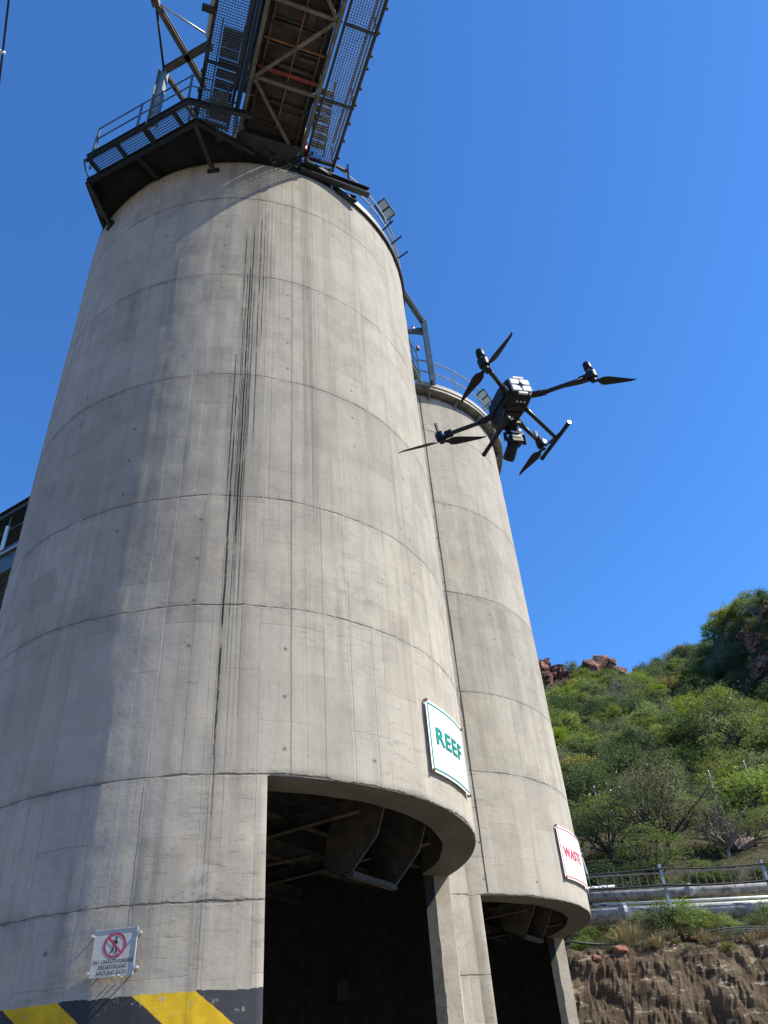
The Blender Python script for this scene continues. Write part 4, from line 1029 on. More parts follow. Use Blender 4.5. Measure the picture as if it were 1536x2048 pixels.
L_MID = leaf_mat('mid_green_leaves', (0.134, 0.184, 0.040), (0.192, 0.230, 0.055), (0.102, 0.138, 0.032))
L_DARK = leaf_mat('dark_green_leaves', (0.077, 0.121, 0.036), (0.115, 0.155, 0.045), (0.058, 0.092, 0.028))
L_OLIVE = leaf_mat('olive_grey_leaves', (0.150, 0.172, 0.075), (0.205, 0.220, 0.105), (0.115, 0.132, 0.060))
L_YEL = leaf_mat('yellow_green_leaves', (0.256, 0.265, 0.042), (0.320, 0.287, 0.055), (0.179, 0.190, 0.032))
M_BARK = simple('dark_bark', (0.060, 0.048, 0.038), 0.9, 0, 0.35, 12, col2=(0.13, 0.115, 0.095), thr=(0.5, 0.7))
M_PALEBARK = simple('pale_twigs', (0.22, 0.19, 0.15), 0.9, 0, 0.3, 12)
M_POD = simple('pale_seed_pods', (0.62, 0.56, 0.36), 0.5, 0, 0.2, 12)
M_STRAW = simple('dry_grass', (0.40, 0.33, 0.18), 0.85, 0, 0.35, 6, col2=(0.18, 0.17, 0.07), thr=(0.45, 0.7))
def shrub_meshes(seed, Rx, H, ncl, nleaf, lsz, flat=0.6, feather=False, trunk_h=0.25, limbs=9, sparse=1.0, crown_lo=0.25):
    """returns (crown MB, wood MB) around the origin"""
    rd = random.Random(seed); cr = MB(); wd = MB()
    cls = []
    for k in range(ncl):
        a = rd.uniform(0, 2*PI); ph = math.acos(rd.uniform(-0.25, 1.0)); q = rd.uniform(0.45, 1.0)**0.6
        lob = 0.82+0.28*noise.noise(Vector((math.cos(a)*1.3+seed, math.sin(a)*1.3, ph)))+rd.uniform(-.1, .1)
        x = math.cos(a)*math.sin(ph)*Rx*q*lob; y = math.sin(a)*math.sin(ph)*Rx*q*lob
        z = H*crown_lo+(H*(1-crown_lo))*(max(-0.25, math.cos(ph))*q*lob*0.85+0.15)
        cls.append((Vector((x, y, z)), rd.uniform(0.16, 0.30)*Rx*(1.0 if not feather else 1.15)))
    fork = Vector((rd.uniform(-.1, .1)*Rx, rd.uniform(-.1, .1)*Rx, H*trunk_h))
    wd.tube([Vector((0, 0, -.3)), fork*0.5+Vector((rd.uniform(-.05, .05), 0, 0)), fork], .05, 7, rs=[Rx*.055, Rx*.045, Rx*.036])
    for k in range(limbs):
        c, r_ = cls[(k*ncl)//limbs]
        m1 = fork.lerp(c, .4)+Vector((rd.uniform(-.12, .12), rd.uniform(-.12, .12), rd.uniform(-.02, .12)))*Rx
        m2 = fork.lerp(c, .75)+Vector((rd.uniform(-.08, .08), rd.uniform(-.08, .08), rd.uniform(-.02, .1)))*Rx
        wd.tube([fork-Vector((0, 0, .02)), m1, m2, c], .02, 5, rs=[Rx*.026, Rx*.017, Rx*.010, Rx*.004])
        for j in range(2):
            e = cls[rd.randrange(ncl)][0]
            if (e-m1).length < Rx*.9: wd.tube([m1, m1.lerp(e, .5)+Vector((0, 0, rd.uniform(0, .06)*Rx)), e], .02, 4, rs=[Rx*.012, Rx*.007, Rx*.003])
    tot = sum(r_ for _, r_ in cls)
    for c, r_ in cls:
        n = int(nleaf*r_/tot*rd.uniform(.5, 1.4)*sparse)
        for i in range(n):
            d = Vector((rd.gauss(0, .5), rd.gauss(0, .5), rd.gauss(0, .5)*flat))
            if d.length > 1.25: d = d.normalized()*rd.uniform(.6, 1.2)
            p = c+d*r_
            ax = Vector((rd.uniform(-1, 1), rd.uniform(-1, 1), rd.uniform(-.6, .6))).normalized()
            up = Vector((rd.uniform(-.7, .7), rd.uniform(-.7, .7), 1)).normalized()
            sd_ = ax.cross(up).normalized(); L = lsz*rd.uniform(.6, 1.4); Wd = L*(.22 if feather else .5)
            cr.quad(p-ax*L*.5, p+sd_*Wd*.5, p+ax*L*.5, p-sd_*Wd*.5)
    return cr, wd
def proto(name, seed, leafm, woodm, **k):
    cr, wd = shrub_meshes(seed, **k)
    cm = bpy.data.meshes.new('crown'); cm.from_pydata([tuple(v) for v in cr.v], [], cr.f); cm.materials.append(leafm)
    wm = bpy.data.meshes.new('trunk'); wm.from_pydata([tuple(v) for v in wd.v], [], wd.f); wm.materials.append(woodm)
    return name, cm, wm
PR = {
 'bright': [proto('feathery_shrub', 11+i, L_BRIGHT, M_BARK, Rx=1.0, H=1.35, ncl=46, nleaf=3000, lsz=.12, flat=.45, feather=True, limbs=10) for i in range(2)],
 'mid': [proto('rounded_shrub', 21+i, L_MID, M_BARK, Rx=1.0, H=1.3, ncl=44, nleaf=3000, lsz=.088, flat=.7, limbs=8) for i in range(3)],
 'dark': [proto('dense_shrub', 31+i, L_DARK, M_BARK, Rx=1.0, H=1.4, ncl=40, nleaf=3200, lsz=.080, flat=.8, limbs=6) for i in range(2)],
 'olive': [proto('sparse_shrub', 41+i, L_OLIVE, M_PALEBARK, Rx=1.0, H=1.3, ncl=40, nleaf=1900, lsz=.075, flat=.6, feather=True, limbs=16, sparse=.9) for i in range(2)],
 'yellow': [proto('leafy_shrub', 51, L_YEL, M_BARK, Rx=1.0, H=1.15, ncl=36, nleaf=2300, lsz=.085, flat=.6, limbs=7)],
}
def put(kind, i, x, y, sc, label, group, z=None, rot=None, squash=1.0, cat='shrub'):
    nm, cm, wm = PR[kind][i % len(PR[kind])]
    z = terr(x, y) if z is None else z
    o = bpy.data.objects.new(nm, None); COL.objects.link(o); o.location = (x, y, z-.05)
    o.rotation_euler = (RV.uniform(-.08, .08), RV.uniform(-.08, .08), RV.uniform(0, 6.28) if rot is None else rot); o.scale = (sc, sc, sc*squash)
    tag(o, label, cat, group)
    for n_, me in (('crown', cm), ('trunk', wm)):
        c = bpy.data.objects.new(n_, me); COL.objects.link(c); c.parent = o
    return o
RV = random.Random(77)
KL = {'bright': 'bright green feathery thorn bush', 'mid': 'mid green rounded bush', 'dark': 'dark green dense bush', 'olive': 'olive grey sparse twiggy bush', 'yellow': 'yellowish green leafy bush'}
pts = []
def zone(y): return ('on the lowest part of the hillside', 'lower hillside') if y < 54 else (('halfway up the hillside', 'middle hillside') if y < 82 else ('high on the hillside below the ridge', 'upper hillside'))
tries = 0
while len(pts) < 330 and tries < 30000:
    tries += 1
    y = 41+77*RV.random()**0.75; x = y*RV.uniform(.13, .56)
    r_ = RV.uniform(1.3, 2.5)*(0.85+0.0042*y*.6)
    if ((x-27.5)/3.5)**2+((y-79)/5)**2 < 1: continue          # the patch of bare soil
    if y < 46 and 5 < x < 17: continue
    if y > 101 and (x/y < .235 or .262 < x/y < .315): continue
    if all((x-a)**2+(y-b)**2 > (0.57*(r_+c_))**2 for a, b, c_ in pts): pts.append((x, y, r_))
for (x, y, r_) in pts:
    n_ = noise.noise(Vector((x*.07, y*.07, 3)))+RV.uniform(-.35, .35)
    kind = 'bright' if n_ > .22 else ('mid' if n_ > -.08 else ('olive' if n_ > -.25 else 'dark'))
    if RV.random() < .07: kind = 'yellow'
    if y > 100 and kind == 'bright': kind = 'mid'
    zl_, zg = zone(y)
    size = 'small' if r_ < 1.75 else ('medium' if r_ < 2.25 else 'large')
    fr_ = x/y; side = 'near the rear silo' if fr_ < .24 else ('left of centre' if fr_ < .31 else ('right of centre' if fr_ < .39 else 'at the right edge'))
    bands = ('at the foot of the slope', 'low on the slope', 'below mid slope', 'at mid slope', 'above mid slope', 'high on the slope', 'just under the ridge')
    bd_ = bands[min(6, int((y-40)/11.2))]
    put(kind, RV.randrange(6), x, y, r_, size+' '+KL[kind]+' '+bd_+', '+side, size+' '+KL[kind].split(' bush')[0]+' bushes '+bd_+', '+side, squash=RV.uniform(.8, 1.15))
# ridge line silhouettes
for x, y, r_, kind in ((24.5, 116, 1.6, 'olive'), (26.4, 115, 2.3, 'mid'), (36, 117, 1.7, 'olive'), (38.5, 116, 2.4, 'mid'), (41, 117, 2.2, 'dark'), (43.5, 116, 2.6, 'olive'), (46, 117, 1.8, 'bright'), (49, 116, 2.6, 'mid'), (51.5, 115, 2.4, 'olive')):
    put(kind, RV.randrange(6), x, y, r_, KL[kind]+' standing on the skyline of the ridge', KL[kind].split(' bush')[0]+' bushes, skyline')
# knoll
for x, y, r_, kind in ((38.5, 82, 1.6, 'dark'), (40.0, 84, 2.0, 'dark'), (42.0, 86, 2.3, 'mid'), (43.5, 83, 2.4, 'dark'), (45.5, 86, 2.6, 'mid'), (44.0, 79, 1.7, 'bright'), (47.5, 82, 2.4, 'dark'), (40.5, 77, 1.5, 'mid'), (43.0, 75, 1.8, 'mid'), (46.0, 76, 1.8, 'olive'), (38.0, 79, 1.4, 'dark'), (37.0, 84, 1.6, 'bright')):
    put(kind, RV.randrange(6), x, y, r_, KL[kind]+' growing on the rocky knoll at the right', KL[kind].split(' bush')[0]+' bushes, knoll')
# nearer trees behind the pipes
def tree(name, label, x, y, seed, leafm, woodm, pods=0, **k):
    z = terr(x, y)-.05; t_ = thing(name, label, 'tree', (x, y, z)); cr, wd = shrub_meshes(seed, **k); off = Vector((x, y, z))
    for mb, n_, m_ in ((cr, 'crown', leafm), (wd, 'trunk', woodm)):
        mb.v = [v+off for v in mb.v]; mb.build(n_, m_, t_)
    if pods:
        rd = random.Random(seed); p_ = MB()
        for i in range(pods):
            f = cr.f[rd.randrange(len(cr.f))]; q = cr.v[f[0]]
            if q.z-z < k['H']*.42: continue
            ax = Vector((rd.uniform(-1, 1), rd.uniform(-1, 1), -1.2)).normalized(); s_ = ax.cross(Vector((0, 1, 0.2))).normalized()
            L = rd.uniform(.06, .13); p_.hexa([q, q+s_*.022, q+s_*.022+Vector((0, .006, 0)), q+Vector((0, .006, 0))], [q+ax*L, q+ax*L+s_*.02, q+ax*L+s_*.02+Vector((0, .006, 0)), q+ax*L+Vector((0, .006, 0))])
        p = p_.build('seed_pods', M_POD, t_, kind='stuff')
    return t_
tree('thorn_tree', 'large spreading thorn tree speckled with pale seed pods behind the pipes', 11.2, 38.3, 101, L_OLIVE, M_BARK, 420, Rx=3.1, H=5.4, ncl=120, nleaf=13000, lsz=.15, flat=.5, feather=True, limbs=30, trunk_h=.16, crown_lo=.22)
tree('thorn_tree', 'dark green low thorn tree beside the lettered edge of the rear silo', 8.6, 38.6, 102, L_DARK, M_BARK, 0, Rx=2.2, H=3.6, ncl=70, nleaf=9000, lsz=.13, flat=.55, feather=True, limbs=16, trunk_h=.12, crown_lo=.15)
tree('thorn_tree', 'mid green feathery tree leaning left behind the first fence post by the pipes', 9.8, 36.2, 103, L_MID, M_BARK, 0, Rx=1.9, H=2.9, ncl=60, nleaf=7000, lsz=.12, flat=.35, feather=True, limbs=18, trunk_h=.12, crown_lo=.2)
tree('bare_tree', 'nearly leafless grey tree at the right behind the cable posts', 14.0, 38.6, 104, L_OLIVE, M_PALEBARK, 0, Rx=2.1, H=3.3, ncl=60, nleaf=2600, lsz=.10, flat=.6, feather=True, limbs=36, trunk_h=.10, crown_lo=.2)
tree('thorn_tree', 'tall open tree with glossy leaf clusters upper right of the podded tree', 22.5, 55.5, 105, L_MID, M_PALEBARK, 300, Rx=3.2, H=5.6, ncl=90, nleaf=7500, lsz=.15, flat=.8, limbs=26, trunk_h=.2, crown_lo=.3)
tree('feathery_tree', 'vivid green feathery tree at the right edge of the lower slope', 18.6, 46.5, 106, L_BRIGHT, M_BARK, 0, Rx=2.3, H=3.0, ncl=70, nleaf=8000, lsz=.12, flat=.35, feather=True, limbs=14, trunk_h=.12, crown_lo=.2)
tree('feathery_tree', 'vivid green low tree right of the cable posts', 15.8, 39.5, 107, L_BRIGHT, M_BARK, 0, Rx=1.5, H=1.9, ncl=50, nleaf=5000, lsz=.11, flat=.35, feather=True, limbs=10, trunk_h=.12, crown_lo=.2)
for k in range(46):
    x = 5.6+k*.25+RV.uniform(-.2, .2); y = RV.uniform(31.2, 36.2); kind = RV.choice(['olive', 'mid', 'dark', 'olive', 'bright'])
    sd_ = 'nearest the rear silo' if x < 8 else ('left of the middle' if x < 10.8 else ('right of the middle' if x < 13.8 else 'towards the right edge'))
    put(kind, RV.randrange(6), x*y/31.5, y, RV.uniform(.4, .85), 'low '+KL[kind]+(' well above' if y > 33.8 else ' just behind')+' the pipes, '+sd_, 'low scrub behind the pipes', squash=RV.uniform(.7, 1.1), cat='plant')
for x, y, r_, kind in ((7.6, 35.2, 1.2, 'dark'), (12.6, 35.3, .9, 'olive'), (16.6, 36.5, 1.2, 'olive'), (13.5, 43.5, 1.9, 'mid'), (10.0, 43.8, 1.6, 'bright'), (7.5, 43.5, 1.8, 'mid'), (15.4, 44.2, 1.4, 'olive'), (6.3, 38.5, 1.6, 'bright'), (9.2, 33.9, .7, 'mid'), (11.6, 33.6, .7, 'olive'), (14.4, 34.5, .8, 'olive')):
    put(kind, RV.randrange(6), x, y, r_, KL[kind]+' among the trees just above the pipes, '+('nearest the rear silo' if x < 9 else ('in the middle' if x < 13 else 'towards the right edge')), 'bushes above the pipes')
# little bushes and dry grass along the edge of the dirt bank
for x, y, r_, kind in ((6.1, 28.0, .38, 'mid'), (7.2, 27.4, .5, 'olive'), (8.0, 27.3, .45, 'mid'), (8.9, 27.3, .45, 'olive'), (10.2, 27.3, .45, 'olive'), (11.2, 27.4, .6, 'olive'), (6.9, 27.9, .55, 'bright'), (7.5, 27.6, .62, 'mid'), (8.3, 27.8, .70, 'bright'), (8.7, 27.5, .45, 'mid'), (9.3, 27.8, .50, 'bright'), (9.9, 27.6, .40, 'olive'), (10.6, 27.7, .5, 'mid'), (5.6, 27.6, .3, 'mid'), (7.6, 30.2, .55, 'yellow'), (9.8, 30.3, .45, 'bright'), (11.6, 30.3, .6, 'bright'), (6.4, 27.2, .3, 'olive'), (8.0, 27.0, .34, 'olive'), (9.6, 27.0, .3, 'olive'), (10.9, 27.0, .42, 'olive')):
    put(kind, RV.randrange(6), x, y, r_*1.45, ('taller ' if r_ > .5 else 'small ')+KL[kind].replace('bush', 'plant')+(' in front of' if y < 28.2 else ' behind')+' the pipes, '+('nearest the rear silo' if x < 7.2 else ('left of the middle' if x < 8.6 else ('right of the middle' if x < 10 else 'towards the right edge'))), 'plants by the pipes', squash=1.1, cat='plant')
for k in range(40):
    x = 4.9+k*.18+RV.uniform(-.1, .1); y = RV.uniform(27.0, 28.1); kind = RV.choice(['olive', 'olive', 'mid', 'dark', 'olive'])
    sd_ = 'nearest the rear silo' if x < 6.8 else ('left of the middle' if x < 8.5 else ('right of the middle' if x < 10.2 else 'towards the right edge'))
    put(kind, RV.randrange(6), x, y, RV.uniform(.36, .62), 'low '+KL[kind].replace('bush', 'brush')+' under the thickest pipe, '+sd_, 'brush under the thickest pipe', squash=RV.uniform(.8, 1.2), cat='plant')
def tuft(x, y, r_, h_, n, label, seed, group=None):
    rd = random.Random(seed); z = terr(x, y); o = MB()
    for i in range(n):
        a = rd.uniform(0, 2*PI); q = r_*rd.random()**.7; b0 = Vector((x+math.cos(a)*q*.4, y+math.sin(a)*q*.4, z-.05)); ti = b0+Vector((math.cos(a)*q, math.sin(a)*q, h_*rd.uniform(.6, 1.1)*(1-.35*q/r_)))
        s_ = Vector((-math.sin(a), math.cos(a), 0))*.008; mi = b0.lerp(ti, .55)+Vector((0, 0, .06*h_))
        o.quad(b0-s_, b0+s_, mi+s_*.8, mi-s_*.8); o.quad(mi-s_*.8, mi+s_*.8, ti)
    return tag(o.build('grass_tuft', M_STRAW), label, 'grass', group)
for k in range(30):
    x = 4.6+k*.24+RV.uniform(-.12, .12); y = RV.uniform(26.0, 26.8); kind = RV.choice(['olive', 'olive', 'mid', 'olive'])
    sd_ = 'nearest the rear silo' if x < 6.6 else ('left of the middle' if x < 8.3 else ('right of the middle' if x < 10 else 'towards the right edge'))
    put(kind, RV.randrange(6), x, y, RV.uniform(.16, .32), 'tiny '+KL[kind].replace('bush', 'brush')+' spilling over the bank edge, '+sd_, 'brush spilling over the bank edge', squash=RV.uniform(.6, 1.0), cat='plant')
tuft(6.2, 27.0, .75, .95, 420, 'large straw-coloured grass tuft on the bank edge beside the rear silo', 1)
for k, (x, y) in enumerate(((7.4, 26.9), (8.9, 26.8), (10.2, 26.9), (5.5, 26.9), (11.0, 26.7), (6.8, 26.3), (8.2, 26.4), (9.5, 26.3), (10.6, 26.2), (7.8, 26.9), (9.9, 26.5))): tuft(x, y, .35, .5, 150, 'small straw-coloured grass tuft on the bank edge', 5+k, 'small dry tufts on the bank')
# ground cover over the slope
cv = MB(); rd = random.Random(9)
for i in range(20000):
    y = 30.6+85*rd.random()**.95; x = y*rd.uniform(.12, .56); z = terr(x, y)
    if ((x-27.5)/3)**2+((y-79)/4)**2 < 1: continue
    if noise.noise(Vector((x*.25, y*.25, 8))) < -.25: continue
    for j in range(3):
        a = rd.uniform(0, 6.28); ks = .22+.9*(y-31)/85; s_ = rd.uniform(.08, .25)*ks; hx = rd.uniform(.25, .6)*ks
        p = Vector((x+rd.uniform(-.4, .4), y+rd.uniform(-.4, .4), z)); p.z = z+.57*(p.y-y)-.03
        cv.quad(p, p+Vector((math.cos(a)*s_*.5, math.sin(a)*s_*.5, hx*.5)), p+Vector((math.cos(a+1)*s_, math.sin(a+1)*s_, hx)), p+Vector((math.cos(a+2)*s_*.5, math.sin(a+2)*s_*.5, hx*.45)))
cv.build('ground_cover', L_OLIVE, kind='stuff')['label'] = 'low olive scrub and weeds covering the hillside between the bushes'

# ---------------------------------------------------------------- rocks
m, t, b = mat('red_rock'); P = texco(t)
c = mixc(t, nz(t, P, .7, 6, .65).step(.35, .65), (0.17, 0.072, 0.046), (0.31, 0.145, 0.095)); c = mixc(t, nz(t, P, 1.0, 6, .7, sc=(.6, .6, 3)).step(.5, .66)*.6, c, (0.06, 0.035, 0.03)); c = mixc(t, nz(t, P, 3, 6, .7).step(.6, .7)*.5, c, (.33, .22, .16))
vo = t.nodes.new('ShaderNodeTexVoronoi'); vo.feature = 'DISTANCE_TO_EDGE'; vo.inputs['Scale'].default_value = 1.0
mp3 = t.nodes.new('ShaderNodeMapping'); mp3.inputs['Scale'].default_value = (1.0, 1.0, 1.9); t.links.new(P, mp3.inputs[0]); t.links.new(mp3.outputs[0], vo.inputs['Vector'])
crk = Sk(t, vo.outputs['Distance']).step(0.06, 0.0)
c = mixc(t, crk*.8, c, (.03, .018, .015))
t.links.new(c, b.inputs['Base Color']); b.inputs['Roughness'].default_value = .92; bump(t, b, nz(t, P, 2.5, 8, .7)-crk*1.2, 1, .2); M_ROCK = m
import bmesh
def hullrock(mb, cx_, cy_, cz_, sx_, sy_, sz_, rd):
    bm = bmesh.new()
    for i in range(22):
        v = Vector((rd.uniform(-1, 1), rd.uniform(-1, 1), rd.uniform(-1, 1)))
        mxx = max(abs(v.x), abs(v.y), abs(v.z)); v = v/mxx*rd.uniform(.8, 1.0)
        bm.verts.new((cx_+v.x*sx_, cy_+v.y*sy_, cz_+v.z*sz_))
    r_ = bmesh.ops.convex_hull(bm, input=bm.verts)
    bmesh.ops.delete(bm, geom=[e for e in r_['geom_interior'] if isinstance(e, bmesh.types.BMVert)], context='VERTS')
    bmesh.ops.subdivide_edges(bm, edges=bm.edges[:], cuts=1, use_grid_fill=True)
    for v in bm.verts: v.co += Vector((noise.noise(v.co*1.1), noise.noise(v.co*1.1+Vector((9, 0, 0))), noise.noise(v.co*1.1+Vector((0, 9, 0)))))*.10*min(sx_, sz_)
    i0 = len(mb.v); bm.verts.index_update()
    mb.v += [v.co.copy() for v in bm.verts]; mb.f += [tuple(i0+v.index for v in f.verts) for f in bm.faces]; bm.free()
def outcrop(label, spots, seed):
    rd = random.Random(seed); mb = MB()
    for x, y, dz, sx_, sy_, sz_ in spots:
        hullrock(mb, x, y, terr(x, y)+dz, sx_, sy_, sz_, rd)
        for _ in range(5): hullrock(mb, x+rd.uniform(-1, 1)*sx_, y-rd.uniform(.4, 1)*sy_, terr(x, y)+dz+rd.uniform(-.9, .5)*sz_, sx_*rd.uniform(.25, .5), sy_*.45, sz_*rd.uniform(.2, .4), rd)
    return tag(mb.build('rock_outcrop', M_ROCK), label, 'rock')
outcrop('red rock outcrop on the ridge right beside the rear silo', [(22.0, 112, 1.6, 1.4, 2, 1.8), (23.8, 112, .8, 1.5, 2, 1.5), (21.5, 110, -.2, 1.3, 2, 2.1), (24.5, 110, -.4, 1.8, 2, 1.1), (23.0, 108, -1.2, 1.6, 2, 1.2), (25.6, 109, -.8, 1.2, 1.5, .8), (22.6, 113, 3.0, .8, 1.2, .8)], 1)
outcrop('tallest red rock outcrop on the skyline, split into blocks', [(31.0, 114, 1.9, 1.9, 2, 2.6), (29.3, 113, 1.2, 1.6, 2, 2.2), (33.0, 113, 1.0, 1.7, 2, 2.0), (30.0, 112, -.8, 2.4, 2, 1.8), (30.8, 110, -.6, 1.7, 2, 1.4), (33.6, 112, .2, 1.5, 2, 1.1), (32.0, 115, 3.2, .9, 1.2, .8), (35.0, 113, .0, 1.5, 1.8, .8), (29.3, 109, -1.6, 1.3, 2, 1.1)], 2)
outcrop('small red rock outcrop right of centre on the skyline', [(45.0, 117, 1.9, 1.1, 1.5, 1.0), (46.6, 117, 1.5, 1.0, 1.5, .8), (43.2, 117, 1.6, .8, 1.5, .6)], 3)
rd0 = random.Random(4)
outcrop('dark broken rock face on the knoll at the right', [(37.0+rd0.uniform(0, 8), 74.0+rd0.uniform(0, 9), rd0.uniform(-.6, .6), rd0.uniform(.8, 1.7), rd0.uniform(.8, 1.6), rd0.uniform(.6, 1.5)) for _ in range(30)], 4)
def boulder(label, x, y, dz, s_, seed, m=None, group=None):
    mb = MB(); hullrock(mb, x, y, terr(x, y)+dz, s_, s_*.8, s_*.62, random.Random(seed)); return tag(mb.build('boulder', m or M_ROCK), label, 'boulder', group)
M_PINK = simple('pink_rock', (.36, .25, .19), .9, 0, .25, 4, .02, col2=(.2, .13, .1), thr=(.5, .7))
boulder('reddish boulder at the bank edge under the dry grass tuft', 5.7, 26.3, .05, .26, 1)
boulder('pale pinkish boulder leaning between the two large pipes', 9.6, 28.85, .85, .42, 2, M_PINK)
for k in range(16):
    x = 4.8+k*.42+rd0.uniform(-.2, .2); boulder('small brown stone lying along the top edge of the dirt bank', x, 26.4+rd0.uniform(-.2, .4), .03, rd0.uniform(.07, .16), 20+k, M_ROCK, 'stones on the bank edge')
boulder('weathered grey rock beside the log at the right, above the pipes', 15.2, 39.5, .2, .55, 60, M_PINK)

# ---------------------------------------------------------------- pipes, cables and posts on the bank
M_PIPE = simple('grey_pipe', (0.38, 0.37, 0.34), 0.75, .0, .25, 2.5, col2=(.17, .13, .10), thr=(.48, .68), spec=.25)
M_PIPE2 = simple('pale_pipe', (0.52, 0.54, 0.53), 0.45, .1, .12, 3, col2=(.33, .30, .26), thr=(.6, .8))
M_BLUE = simple('blue_band', (.03, .08, .22), .5)
M_BLK = simple('black_hose', (.014, .014, .015), .55, 0, .3, 6)
def pipe(label, pts, r_, m, fl=(), bands=(), cat='pipe', group=None):
    t_ = thing('pipeline', label, cat, pts[0], group); b_ = MB(); b_.tube(pts, r_, 20); b_.build('pipe', m, t_, True)
    P0, P1 = Vector(pts[0]), Vector(pts[-1]); d = (P1-P0).normalized(); L = (P1-P0).length
    for f in fl:
        q = P0+d*(f*L); b_ = MB(); b_.tube([q-d*.05, q+d*.05], r_*1.32, 16); b_.build('flange', M_PIPE2, t_)
    for f in bands:
        q = P0+d*(f*L); b_ = MB(); b_.tube([q-d*.10, q+d*.10], r_+.004, 16); b_.build('blue_band', M_BLUE, t_)
    return t_
pipe('thickest grey pipe, lowest of the pipes above the dirt bank', [(2.6, 28.6, 6.92), (13.0, 28.6, 6.52), (24, 28.0, 6.3)], .235, M_PIPE, (.185,))
pipe('long grey pipe running second from the top behind the posts', [(2.6, 29.3, 7.62), (13.4, 29.3, 7.30), (24, 28.9, 7.1)], .155, M_PIPE, (.49, .30))
pipe('thin white pipe ending in a valve, topmost of the pipes', [(2.6, 29.6, 7.88), (6.7, 29.6, 7.86)], .05, M_PIPE2, (.82, .9))
for k, (z, y) in enumerate(((7.22, 28.95), (7.08, 28.9), (6.98, 29.2))):
    pipe('white tube with a blue band in the bundle of three between the grey pipes', [(5.7+.06*k, y, z), (9.4, y, z-.14), (14, y, z-.3)], .045, M_PIPE2, (), (.04+.012*k,), group='white tubes with blue bands')
sup = thing('pipe_support', 'steel sleeper frame carrying the pipes', 'support', (8, 28.8, 5.9))
b_ = MB()
for x in (3.4, 6.6, 9.7, 12.8): b_.beam((x, 28.8, 5.4), (x, 28.8, 7.1-.035*(x-3)), .08, .08); b_.beam((x, 28.3, 6.60-.035*(x-3)), (x, 29.5, 6.60-.035*(x-3)), .07, .07); b_.beam((x, 29.3, 5.5), (x, 29.3, 7.45-.03*(x-3)), .07, .07)
b_.build('frame', M_STEEL2, sup)
for x, lb in ((7.97, 'leaning galvanised post left of the other one, carrying the cables above the pipes'), (11.27, 'galvanised post at the right edge of the photo carrying the cables above the pipes')):
    t_ = thing('cable_post', lb, 'post', (x, 28.5, 5.9), 'galvanised cable posts'); b_ = MB(); b_.beam((x, 28.25, 5.6), (x, 28.25, 8.12 if x < 9 else 7.98), .06, .09); b_.build('upright', M_GALV, t_)
    b_ = MB(); b_.box((x, 28.21, 7.98 if x < 9 else 7.85), .10, .03, .05); b_.box((x, 28.21, 7.30), .10, .03, .05); b_.build('clamp', M_STEEL2, t_)
def cable(label, pts, r_, m=None, grp=None):
    b_ = MB(); out = []
    for a, e, s_ in pts: out += catenary(a, e, s_, 12)[(1 if out else 0):]
    b_.tube(out, r_, 8); return tag(b_.build('cable', m or M_BLK, None, True), label, 'cable', grp)
cable('upper black cable strung along the top of the cable posts', [((2.6, 28.2, 8.12), (7.97, 28.2, 7.98), .06), ((7.97, 28.2, 7.98), (11.27, 28.2, 7.86), .05), ((11.27, 28.2, 7.86), (16, 28.2, 7.8), .06)], .026)
cable('lower black cable strung between the cable posts just above the pipes', [((2.6, 28.2, 7.72), (7.97, 28.2, 7.48), .05), ((7.97, 28.2, 7.48), (11.27, 28.2, 7.35), .05), ((11.27, 28.2, 7.35), (16, 28.2, 7.25), .06)], .034)
lt = thing('cable_ladder', 'grey ladder-type cable tray on edge behind the black cables', 'cable tray', (5, 28.6, 7.6))
b_ = MB()
for z in (8.0, 7.58): b_.beam((2.6, 28.6, z+.1), (11.5, 28.6, z-.18), .03, .05)
b_.build('side_rail', M_STEEL2, lt)
b_ = MB()
for k in range(34): x = 2.7+k*.27; b_.beam((x, 28.6, 7.60+.1-.031*(x-2.6)), (x, 28.6, 8.0+.1-.031*(x-2.6)), .025, .035)
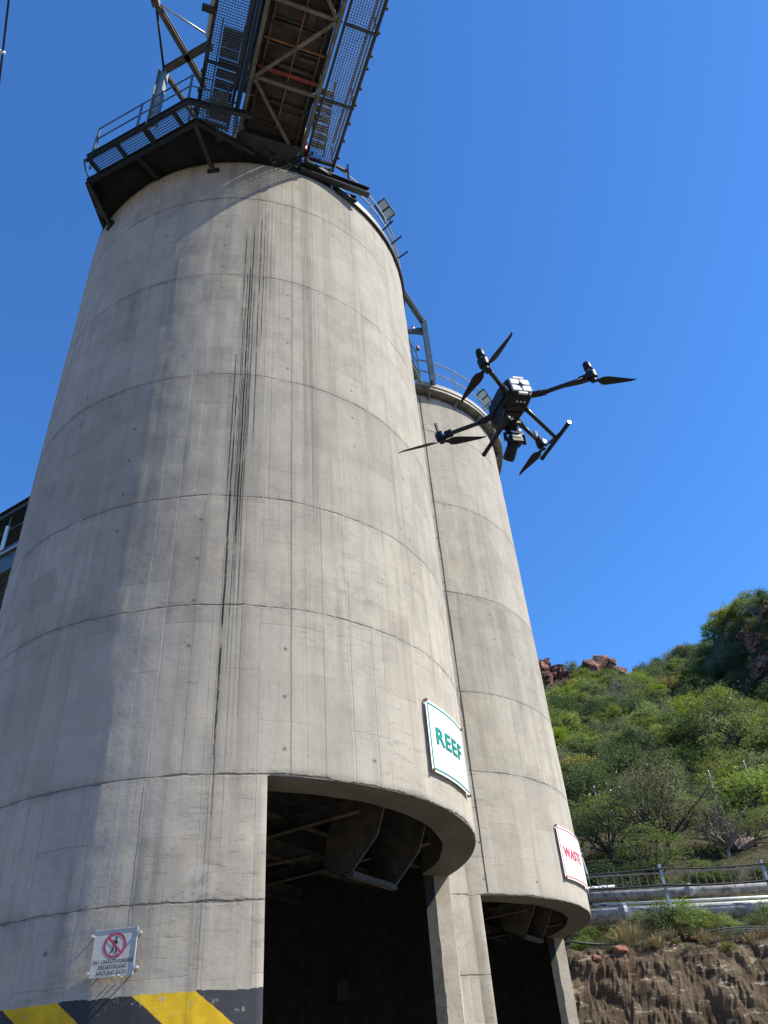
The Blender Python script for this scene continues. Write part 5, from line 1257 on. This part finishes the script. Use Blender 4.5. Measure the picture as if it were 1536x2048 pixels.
b_.build('rungs', M_STEEL2, lt)
M_HOSE = simple('faded_hose', (.10, .105, .11), .6, 0, .3, 6)
for k, (z0, z1) in enumerate(((5.86, 5.62), (5.78, 5.56), (5.71, 5.50))):
    cable(('uppermost', 'middle', 'lowest')[k]+' of the three faded hoses trailing over the top edge of the dirt bank', [((8.1+.3*k, 26.75-.06*k, z0-.05), (9.6, 26.5-.08*k, z0-.04), -.03), ((9.6, 26.5-.08*k, z0-.04), (13.5, 26.0-.1*k, z1), .08)], .017, M_HOSE, grp='hoses on the bank edge')
cable('short black hose on the bank edge emerging behind the rear silo', [((2.8, 26.6, 5.80), (4.4, 26.6, 5.86), .03), ((4.4, 26.6, 5.86), (6.0, 26.9, 5.72), .05)], .035)
for (x, y, h_, lb) in ((10.59, 46.4, 1.9, 'thin grey fence post on the slope, nearest the rear silo'), (16.71, 44.9, 2.2, 'thin grey fence post on the slope behind the pod tree, middle of three'), (18.1, 43.2, 2.8, 'tall thin grey fence post on the slope at the right edge')):
    z = terr(x, y); b_ = MB(); b_.tube([(x, y, z-.4), (x, y, z+h_)], .035, 8); b_.tube([(x, y, z+h_), (x-.02, y, z+h_+.03)], .045, 8); tag(b_.build('fence_post', M_GALV), lb, 'post')
b_ = MB(); z = terr(15.6, 39.9); b_.tube([(14.6, 40.2, z+.2), (15.5, 39.9, z+.12), (16.6, 39.7, z+.25), (17.3, 39.6, z+.55)], .07, 8, rs=[.09, .08, .06, .03]); tag(b_.build('fallen_log', M_PALEBARK), 'bleached fallen log on the slope at the right edge', 'log')
ins = thing('pipe_valve', 'thin upright valve stem with dark collars beside the red-lettered sign', 'valve', (5.6, 28.6, 7.9))
b_ = MB(); b_.tube([(5.72, 28.9, 8.0), (5.60, 28.9, 9.2)], .035, 8); b_.build('stem', M_PIPE2, ins)
b_ = MB()
for z in (8.7, 8.9, 9.1): b_.tube([(5.65, 28.9, z), (5.64, 28.9, z+.08)], .06, 8)
b_.build('collar', M_STEEL, ins)
